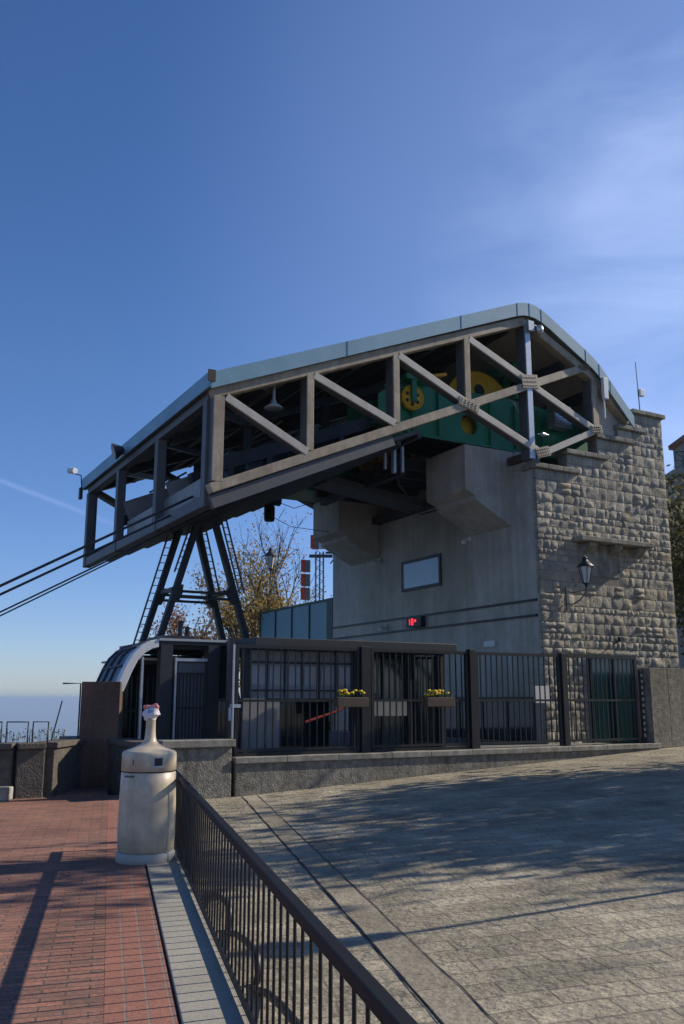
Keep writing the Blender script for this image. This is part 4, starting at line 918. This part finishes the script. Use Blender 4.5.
# plain slabbed wall at the right
rw = thing('slab_wall', 'smooth slabbed stone wall at the right end of the fence', 'wall', (2, -1.72, 0)); orr = (2, -1.72, 0)
for a, b in ((1.58, 2.16), (2.166, 3.9), (3.906, 5.6)): MB().box(a, b, -1.82, -1.45, .2, 2.36).build('slab', 'granite', rw, orr, bevel=.008)
MB().box(5.6, 5.9, -1.82, 6, .2, 2.36).build('slab', 'granite', rw, orr)

# stone block ending the terrace wall
sb = thing('stone_block', 'rough granite block with a smooth cap at the near end of the fence', 'wall', (-9.4, -1.72, 0)); ob = (-9.4, -1.72, 0)
MB().box(-10.05, -8.80, -1.86, -1.40, -.3, .84).build('block', 'granite', sb, ob, bevel=.03); MB().box(-10.08, -8.765, -1.92, -1.34, .842, .97).build('cap', 'capstone', sb, ob, bevel=.015)

# ================================================================== TERRACE PARAPET
def wallseg(mb, p, q, th, z0, z1):
    p, q = Vector((*p, 0)), Vector((*q, 0)); d = (q - p).normalized(); n = Vector((-d.y, d.x, 0)) * th / 2
    vs = [p - n, q - n, q + n, p + n]; mb.add([(v.x, v.y, z0) for v in vs] + [(v.x, v.y, z1) for v in vs], [(0, 3, 2, 1), (4, 5, 6, 7), (0, 1, 5, 4), (1, 2, 6, 5), (2, 3, 7, 6), (3, 0, 4, 7)])
pw = thing('terrace_parapet', 'low weathered stone parapet round the back of the red terrace', 'wall', (-5.3, 15.6, 0), 'W'); opw = (-5.3, 15.6, 0)
m = MB(); m2 = MB(); path = [(-14.0, 15.4), (-5.45, 15.55), (-5.05, 15.75), (-5.0, 17.4), (-5.02, 17.6)]
for a, b in zip(path[:-1], path[1:]): wallseg(m, a, b, .36, -.4, .83); wallseg(m2, a, b, .46, .832, .93)
wallseg(m, (-3.2, 15.7), (-4.2, 17.4), .36, -.4, .83); wallseg(m2, (-3.2, 15.7), (-4.2, 17.4), .46, .834, .93)
m.build('wall_base', 'darkgran', pw, opw, bevel=.02); m2.build('coping', 'darkgran', pw, opw, bevel=.012)
t = tag(B(-9.0, -5.35, 14.95, 15.28, TZ, .26).build('stone_bench', 'capstone', origin=(-6, 15.1, 0), fr='W', bevel=.02), 'low stone kerb seat along the foot of the parapet at the left edge', 'bench')
m = MB(); m.box(-4.90, -4.17, 17.25, 17.6, TZ, 1.97); pp_ = m.build('brick_pier', 'brickpier', origin=(-5.3, 19.6, 0), fr='W', bevel=.01); tag(pp_, 'tall brown brick wall section beside the curved canopy', 'wall')
# parapet rail frames
for k, (u0, u1) in enumerate(((-6.4, -5.72), (-5.66, -5.30), (-5.24, -4.98))):
    y = 15.55 + k * .07; m = MB(); z0, z1 = .93, 1.27
    m.tube([(u0, y, z0), (u0, y, z1), (u1, y, z1), (u1, y, z0)], .014, 6)
    tag(m.build('rail_frame', 'fence', origin=(u0, y, z0), fr='W'), ['widest thin black rail frame on the parapet at the left edge', 'middle one of the thin black rail frames on the parapet', 'narrowest thin black rail frame, nearest the brick wall'][k], 'railing', 'small rail frames on the parapet')
m = MB(); m.tube([(-5.20, 16.6, .93), (-5.05, 16.6, 1.62)], .013, 6); tag(m.build('thin_post', 'fence', origin=(-5.2, 16.6, .93), fr='W'), 'slanting thin dark post on the parapet before the brick wall', 'post')
m = MB(); m.tube([(-4.96, 17.4, .93), (-4.96, 17.4, 1.94), (-5.30, 17.4, 1.94)], .016, 6); tag(m.build('thin_post', 'fence', origin=(-5, 17.6, .93), fr='W'), 'tall thin dark post with a short arm beside the brick wall', 'post')

# dry plants behind the parapet
rn = random.Random(8)
for k, (x0, y0) in enumerate(((-5.6, 16.2), (-5.2, 16.6), (-6.2, 16.4))):
    m = MB()
    for j in range(60):
        x, y = x0 + rn.uniform(-.25, .25), y0 + rn.uniform(-.1, .1); h = rn.uniform(.1, .22)
        if j < 14: m.tube([(x, y, 0.2), (x + rn.uniform(-.05, .05), y, .93 + h)], .004, 3)
        z = .93 + rn.uniform(0, h); a = rn.uniform(0, 6.28); s_ = rn.uniform(.015, .03)
        m.add([(x, y, z), (x + s_ * cos(a), y, z + s_), (x + s_ * cos(a + 1.5), y + .01, z + s_ * .6), (x - .01, y, z - .012)], [(0, 1, 2, 3)])
    tag(m.build('dry_plant', 'leaf_olive', origin=(x0, y0, .2), fr='W'), ['dry seed heads behind the middle rail frame', 'dry seed heads nearest the brick wall', 'small dry plant at the left edge behind the parapet'][k], 'plant')

# ================================================================== RAILING beside the terrace
rl = thing('terrace_railing', 'black iron railing with worn flat handrail along the terrace edge', 'railing', (0, 0, TZ), 'R'); orl = (0, 0, TZ)
Y0, Y1 = -12.0, .30
MB().box(-.026, .026, Y0, Y1, .842, .870).build('handrail', 'rust', rl, orl, bevel=.006)
MB().box(-.014, .020, Y0, Y1, .812, .841).build('handrail_flat', 'rust', rl, orl)
MB().box(-.002, .010, Y0, Y1, .080, .130).build('bottom_rail', 'fence', rl, orl)
for y in (Y1 - .03, -9.6): MB().box(-.02, .02, y - .02, y + .02, -.02, .80).build('post', 'fence', rl, orl)
src = None; nb_ = int((Y1 - Y0) / .153)
for k in range(nb_):
    y = Y1 - .06 - k * .153
    if k > 98: break
    if src is None: src = MB().tube([(.012, y, .0), (.012, y, .80)], .0072, 6, False).build('bar', 'fence', rl, orl); yb = y
    else: c = src.copy(); c.location = (0, y - yb, 0); col.objects.link(c); c.parent = rl
hoop = None
for k in range(7):
    s0 = -1.95 - k * 1.33
    pts = [(.10, s0, -.08), (.13, s0 - .1, -.02), (.18, s0 - .45, .05), (.18, s0 - .9, .115), (.18, s0 - 1.28, .15), (.18, s0 - 1.42, .14), (.18, s0 - 1.45, .06), (.17, s0 - 1.40, -.06)]
    MB().tube(pts, .022, 8).build('scroll', 'fence', rl, orl)

# ================================================================== BIN
bx, by = -1.985, 9.60
bi = thing('litter_bin', 'cream cylindrical litter bin with a tall ashtray neck stuffed with paper', 'bin', (bx, by, TZ), 'W'); obn = (bx, by, TZ)
c = (bx, by, TZ)
MB().lathe([(0, 0), (.283, 0), (.294, .015), (.294, .09), (.272, .105), (0, .105)], c, 48).build('plinth', 'binbase', bi, obn)
MB().lathe([(.265, .107), (.280, .115), (.288, .28), (.287, .50), (.282, .70), (.276, .865), (.264, .872)], c, 48).build('body', 'bin', bi, obn)
ld_ = MB().lathe([(.264, .882), (.277, .888), (.277, 1.045), (.270, 1.068), (.255, 1.080), (.16, 1.115), (.095, 1.145), (.066, 1.175), (.055, 1.22), (.050, 1.30), (.048, 1.385), (.054, 1.40), (.0, 1.40)], c, 48).build('lid', 'bin', bi, obn)
m = MB(); m.lathe([(.268, 1.000), (.268, 1.001)], c, 8)
def curved(mb, a0, a1, z0, z1, r, n=6):
    vs = []; 
    for k in range(n + 1):
        a = a0 + (a1 - a0) * k / n; vs += [(bx + r * cos(a), by + r * sin(a), TZ + z0), (bx + r * cos(a), by + r * sin(a), TZ + z1)]
    mb.add(vs, [(2 * k, 2 * k + 2, 2 * k + 3, 2 * k + 1) for k in range(n)], True)
fa = atan2(-by, -bx)   # towards the viewer
m = MB(); curved(m, fa + .12, fa + .56, 0.925, 1.035, .2790); st = m.build('sticker', 'lightpanel', bi, obn)
m = MB(); curved(m, fa + .19, fa + .49, .943, 1.018, .2805); m.build('sticker_picture', 'black', st, obn)
m = MB(); curved(m, fa - .62, fa - .58, .95, 1.0, .2790, 2)
aa = fa - 1.02
for k in range(12): wv = random.uniform(.02, .045); curved(m, aa, aa + wv, .83, .83 + random.choice((.014, .02, .02)), .2795, 2); aa += wv + .014
m.build('lettering', 'brown', bi, obn)
rp_ = random.Random(4)
pa = thing('crumpled_paper', 'crumpled white and pink paper stuffed in the neck of the bin', 'litter', (bx, by, 1.44), 'W'); opa = (bx, by, 1.44)
for nm, mt, off, s_ in (('paper', 'paper', (0, 0, .065), .088), ('pink_wrapper', 'pink', (.042, -.012, .125), .042), ('blue_wrapper', 'bluep', (.0, -.078, .085), .022), ('pink_wrapper', 'pink', (-.045, -.015, .12), .034)):
    m = MB(); vs = []; n1, n2 = 12, 9
    for j in range(n2 + 1):
        for i in range(n1):
            a, b = 2 * pi * i / n1, pi * j / n2; d = Vector((cos(a) * sin(b), sin(a) * sin(b), cos(b))); r = s_ * (1 + .55 * mnoise.noise(d * 2.3 + Vector(off) * 40))
            vs.append((opa[0] + off[0] + d.x * r, opa[1] + off[1] + d.y * r, opa[2] + off[2] + d.z * r * .9))
    m.add(vs, [(j * n1 + i, j * n1 + (i + 1) % n1, (j + 1) * n1 + (i + 1) % n1, (j + 1) * n1 + i) for j in range(n2) for i in range(n1)]); m.build(nm, mt, pa, opa)

# ================================================================== BACKGROUND
tl = thing('teal_container', 'teal panelled metal screen behind the left end of the concrete wall', 'screen', (.3, 14, .6)); otl = (.3, 14, .6)
for k in range(4): MB().box(.30, .36, 11.45 + k * 1.46, 11.45 + k * 1.46 + 1.40, .9, 5.08).build('sheet_panel', 'teal', tl, otl)
m = MB(); [m.box(.26, .38, 11.45 + k * 1.46 - .06, 11.45 + k * 1.46, .9, 5.11) for k in range(5)]; m.build('panel_rib', 'darkgreen', tl, otl)
MB().box(.2, 1.6, 10.95, 11.38, .9, 5.15).build('end_panel', 'darkgreen', tl, otl); MB().box(.26, .40, 11.3, 17.3, 5.085, 5.16).build('top_trim', 'darkgreen', tl, otl)
# antenna mast: striped boxes on a lattice pole
mx_, my_ = -.95, 38.0
ms_ = thing('antenna_mast', 'lattice antenna mast with red and white boxes behind the concrete block', 'mast', (mx_, my_, 0), 'W'); oms = (mx_, my_, 0)
m = MB()
for dx, dy in ((-.16, -.1), (.16, -.1), (0, .16)): m.tube([(mx_ + dx, my_ + dy, -1), (mx_ + dx, my_ + dy, 7.8)], .035, 5)
for k in range(22):
    z = -.5 + k * .38; m.tube([(mx_ - .16, my_ - .1, z), (mx_ + .16, my_ - .1, z + .19)], .016, 4); m.tube([(mx_ + .16, my_ - .1, z + .19), (mx_ - .16, my_ - .1, z + .38)], .016, 4)
m.build('lattice_pole', 'grey_steel', ms_, oms)
def sbox(x0, x1, z0, z1):
    b = MB().box(x0, x1, my_ - .25, my_ + .1, z0, z1).build('antenna_box', 'interior', ms_, oms, bevel=.02); MB().box(x0 - .06, x0 + (x1 - x0) * .38, my_ - .28, my_ - .2, z0 - .01, z1 + .01).build('red_face', 'red', b, oms)
sbox(-1.68, -1.34, 6.93, 7.42); sbox(-1.68, -1.34, 6.33, 6.82); sbox(-1.68, -1.34, 5.75, 6.24); sbox(-1.28, -.98, 7.92, 8.48)
MB().box(-.97, -.62, my_ - .25, my_, 7.92, 8.48).build('white_box', 'white', ms_, oms, bevel=.02)
m = MB(); m.box(-1.4, -.4, my_ - .1, my_, 7.55, 7.68); m.box(-.7, -.2, my_ - .1, my_, 7.72, 7.8); m.beam((-.5, my_, 7.3), (-.1, my_, 7.8), .05, .05); m.build('cross_arm', 'grey_steel', ms_, oms)
# street lamp among the trees and one on the street side
def street_lamp(x, y, z0, h, label, s=1.3):
    t = thing('street_lamp', label, 'street lamp', (x, y, z0), 'W', group='lantern street lamps'); o0 = (x, y, z0)
    MB().lathe([(.10, 0), (.10, .3), (.05, .5), (.045, 1.0), (.035, 1.1), (.032, h)], (x, y, z0), 12).build('pole', 'dark_steel', t, o0)
    a, b = MB(), MB(); lantern(a, b, (x, y, z0 + h + .1 * s), s); a.build('lantern_frame', 'dark_steel', t, o0); b.build('lamp_glass', 'lampglass', t, o0)
street_lamp(-3.05, 38, .0, 6.95, 'lantern on a tall pole among the autumn trees left of the concrete wall')
street_lamp(6.15, 8.9, road_z(6.15, 8.9), 3.6, 'lantern on a pole at the right side of the street', 1.1)

# trees
def tree(name, label, x, y, z0, h, spread, leafm, nleaf, leaf, seed, group=None, trunk_r=.16, depth=4, crown0=.3, up=.5, clump=.5, flat=1.0):
    rn = random.Random(seed); t = thing(name, label, 'tree', (x, y, z0), 'W', group); o0 = (x, y, z0); tips = []; m = MB()
    def grow(p, d, l, r, lv):
        pts = [p]; rs_ = [r]; q = Vector(p)
        for k in range(3):
            d = (d + Vector((rn.uniform(-1, 1), rn.uniform(-1, 1), rn.uniform(-.6, .9))) * .16).normalized(); q = q + d * (l / 3); pts.append(q.copy()); rs_.append(r * (1 - .17 * (k + 1)))
        m.tube(pts, rs_, 6 if lv < 2 else 4, False)
        if lv >= 1:
            for q_ in pts[1:]: tips.append((q_, lv))
        if lv < depth:
            for k in range(rn.choice((3, 3, 4)) if lv else 6):
                a = rn.uniform(0, 2 * pi); st_ = pts[rn.choice((1, 2, 3))] if lv else pts[1].lerp(pts[3], k / 5.0)
                nd = (d * up + Vector((cos(a) * spread, sin(a) * spread, rn.uniform(.1, .8)))).normalized()
                grow(st_, nd, l * rn.uniform(.50, .72) * (flat if lv == 0 else 1), r * .52, lv + 1)
    grow(Vector((x, y, z0)), Vector((0, 0, 1)), h * .62, trunk_r, 0)
    m.build('trunk', 'bark', t, o0)
    c = MB(); tp = [q for q, lv in tips if lv >= 2 and q.z > z0 + h * crown0]
    for k in range(nleaf):
        q = rn.choice(tp); cl = Vector((rn.gauss(0, 1), rn.gauss(0, 1), rn.gauss(0, .8))) * clump; p = q + cl
        a = Vector((rn.uniform(-1, 1), rn.uniform(-1, 1), rn.uniform(-1, 1))).normalized(); b = a.orthogonal().normalized(); s_ = leaf * rn.uniform(.6, 1.3)
        c.add([p - a * s_, p - b * s_ * .6, p + a * s_, p + b * s_ * .6], [(0, 1, 2, 3)])
    c.build('crown', leafm, t, o0); return t
tree('autumn_tree', 'tall sparse golden tree behind the street lamp', -3.4, 41, -1, 8.5, .5, 'leaf_gold', 4600, .07, 3, 'autumn trees behind the station', depth=4, clump=.24, crown0=.2)
tree('autumn_tree', 'rounded golden brown tree right of the trestle legs', -4.3, 39, -1, 6.4, .55, 'leaf_gold', 4600, .07, 9, 'autumn trees behind the station', depth=4, clump=.26, crown0=.2)
tree('autumn_tree', 'low russet tree seen between the trestle legs', -5.9, 43, -1.5, 6.9, .5, 'leaf_rust', 5200, .07, 12, 'autumn trees behind the station', depth=4, clump=.26, crown0=.2)
tree('autumn_tree', 'almost leafless tree between lamp and antenna mast', -2.0, 42, -1, 9.0, .45, 'leaf_rust', 700, .07, 21, 'autumn trees behind the station', depth=4, clump=.3)
tree('leafy_tree', 'dark olive tree beside the right edge of the stone wall', 14.6, 34, .6, 8.6, .95, 'leaf_olive', 16000, .13, 5, None, trunk_r=.25, depth=4, clump=.7, crown0=.05)
tree('leafy_tree', 'lower olive tree filling the gap right of the stone wall', 13.2, 29.5, .6, 6.6, .95, 'leaf_olive', 12000, .11, 6, None, trunk_r=.2, depth=4, clump=.6, crown0=.02)
# street trees right of the picture: they shade the paving
for k, (x, y, h, sd_) in enumerate(((10.6, 15.2, 6.8, 31), (13.6, 18.6, 7.6, 32), (14.2, 13.8, 7.2, 36), (17.6, 18.0, 8.2, 34))):
    tree('street_tree', ['street tree nearest the slabbed wall', 'tall street tree behind the slabbed wall', 'street tree nearest the street lamp', 'street tree furthest up the street'][k], x, y, road_z(x, y), h, .95, 'leaf_olive', 4600, .17, sd_, 'street trees on the right', trunk_r=.17, depth=4, clump=.55, crown0=.25, flat=1.0)

# castle tower beyond the trees
ct = thing('lookout_tower', 'pale stone tower top with a railed platform above the trees at the right edge', 'tower', (25, 60, 0), 'W'); oct_ = (25, 60, 0)
MB().box(22.7, 28, 59, 64, -2, 16.4).build('shaft', 'oldwall', ct, oct_, bevel=.05); MB().box(22.2, 28.5, 58.5, 64.5, 16.4, 16.75).build('cornice', 'oldwall', ct, oct_, bevel=.05)
m = MB()
for k in range(12): m.tube([(22.5 + k * .5, 58.7, 16.75), (22.5 + k * .5, 58.7, 18.0)], .03, 4)
m.tube([(22.5, 58.7, 18.0), (28.2, 58.7, 18.0)], .04, 4); m.tube([(22.5, 58.7, 17.4), (28.2, 58.7, 17.4)], .03, 4); m.beam((22.5, 58.7, 16.8), (24, 58.7, 18), .04, .04); m.beam((22.5, 58.7, 18), (24, 58.7, 16.8), .04, .04)
m.build('railing', 'dark_steel', ct, oct_)
MB().box(23.8, 26, 60.5, 62.5, 16.75, 19.2).build('turret', 'oldwall', ct, oct_, bevel=.05); MB().lathe([(0, 1.4), (.2, 1.2), (.25, .9), (1.5, 0), (0, 0)], (24.6, 61.5, 19.2), 8).build('turret_roof', 'tiles_old', ct, oct_)
hb = thing('brick_house', 'sliver of a red roofed house between stone wall and lookout tower', 'house', (22, 56, 0), 'W'); ohb = (22, 56, 0)
MB().box(20.6, 23.5, 55, 58, -1, 13.2).build('wall', 'oldwall', hb, ohb); MB().prism([(20.3, 13.2), (23.8, 13.2), (21.9, 14.4)], 54.7, 58.3, 'xz').build('roof', 'tiles_old', hb, ohb)
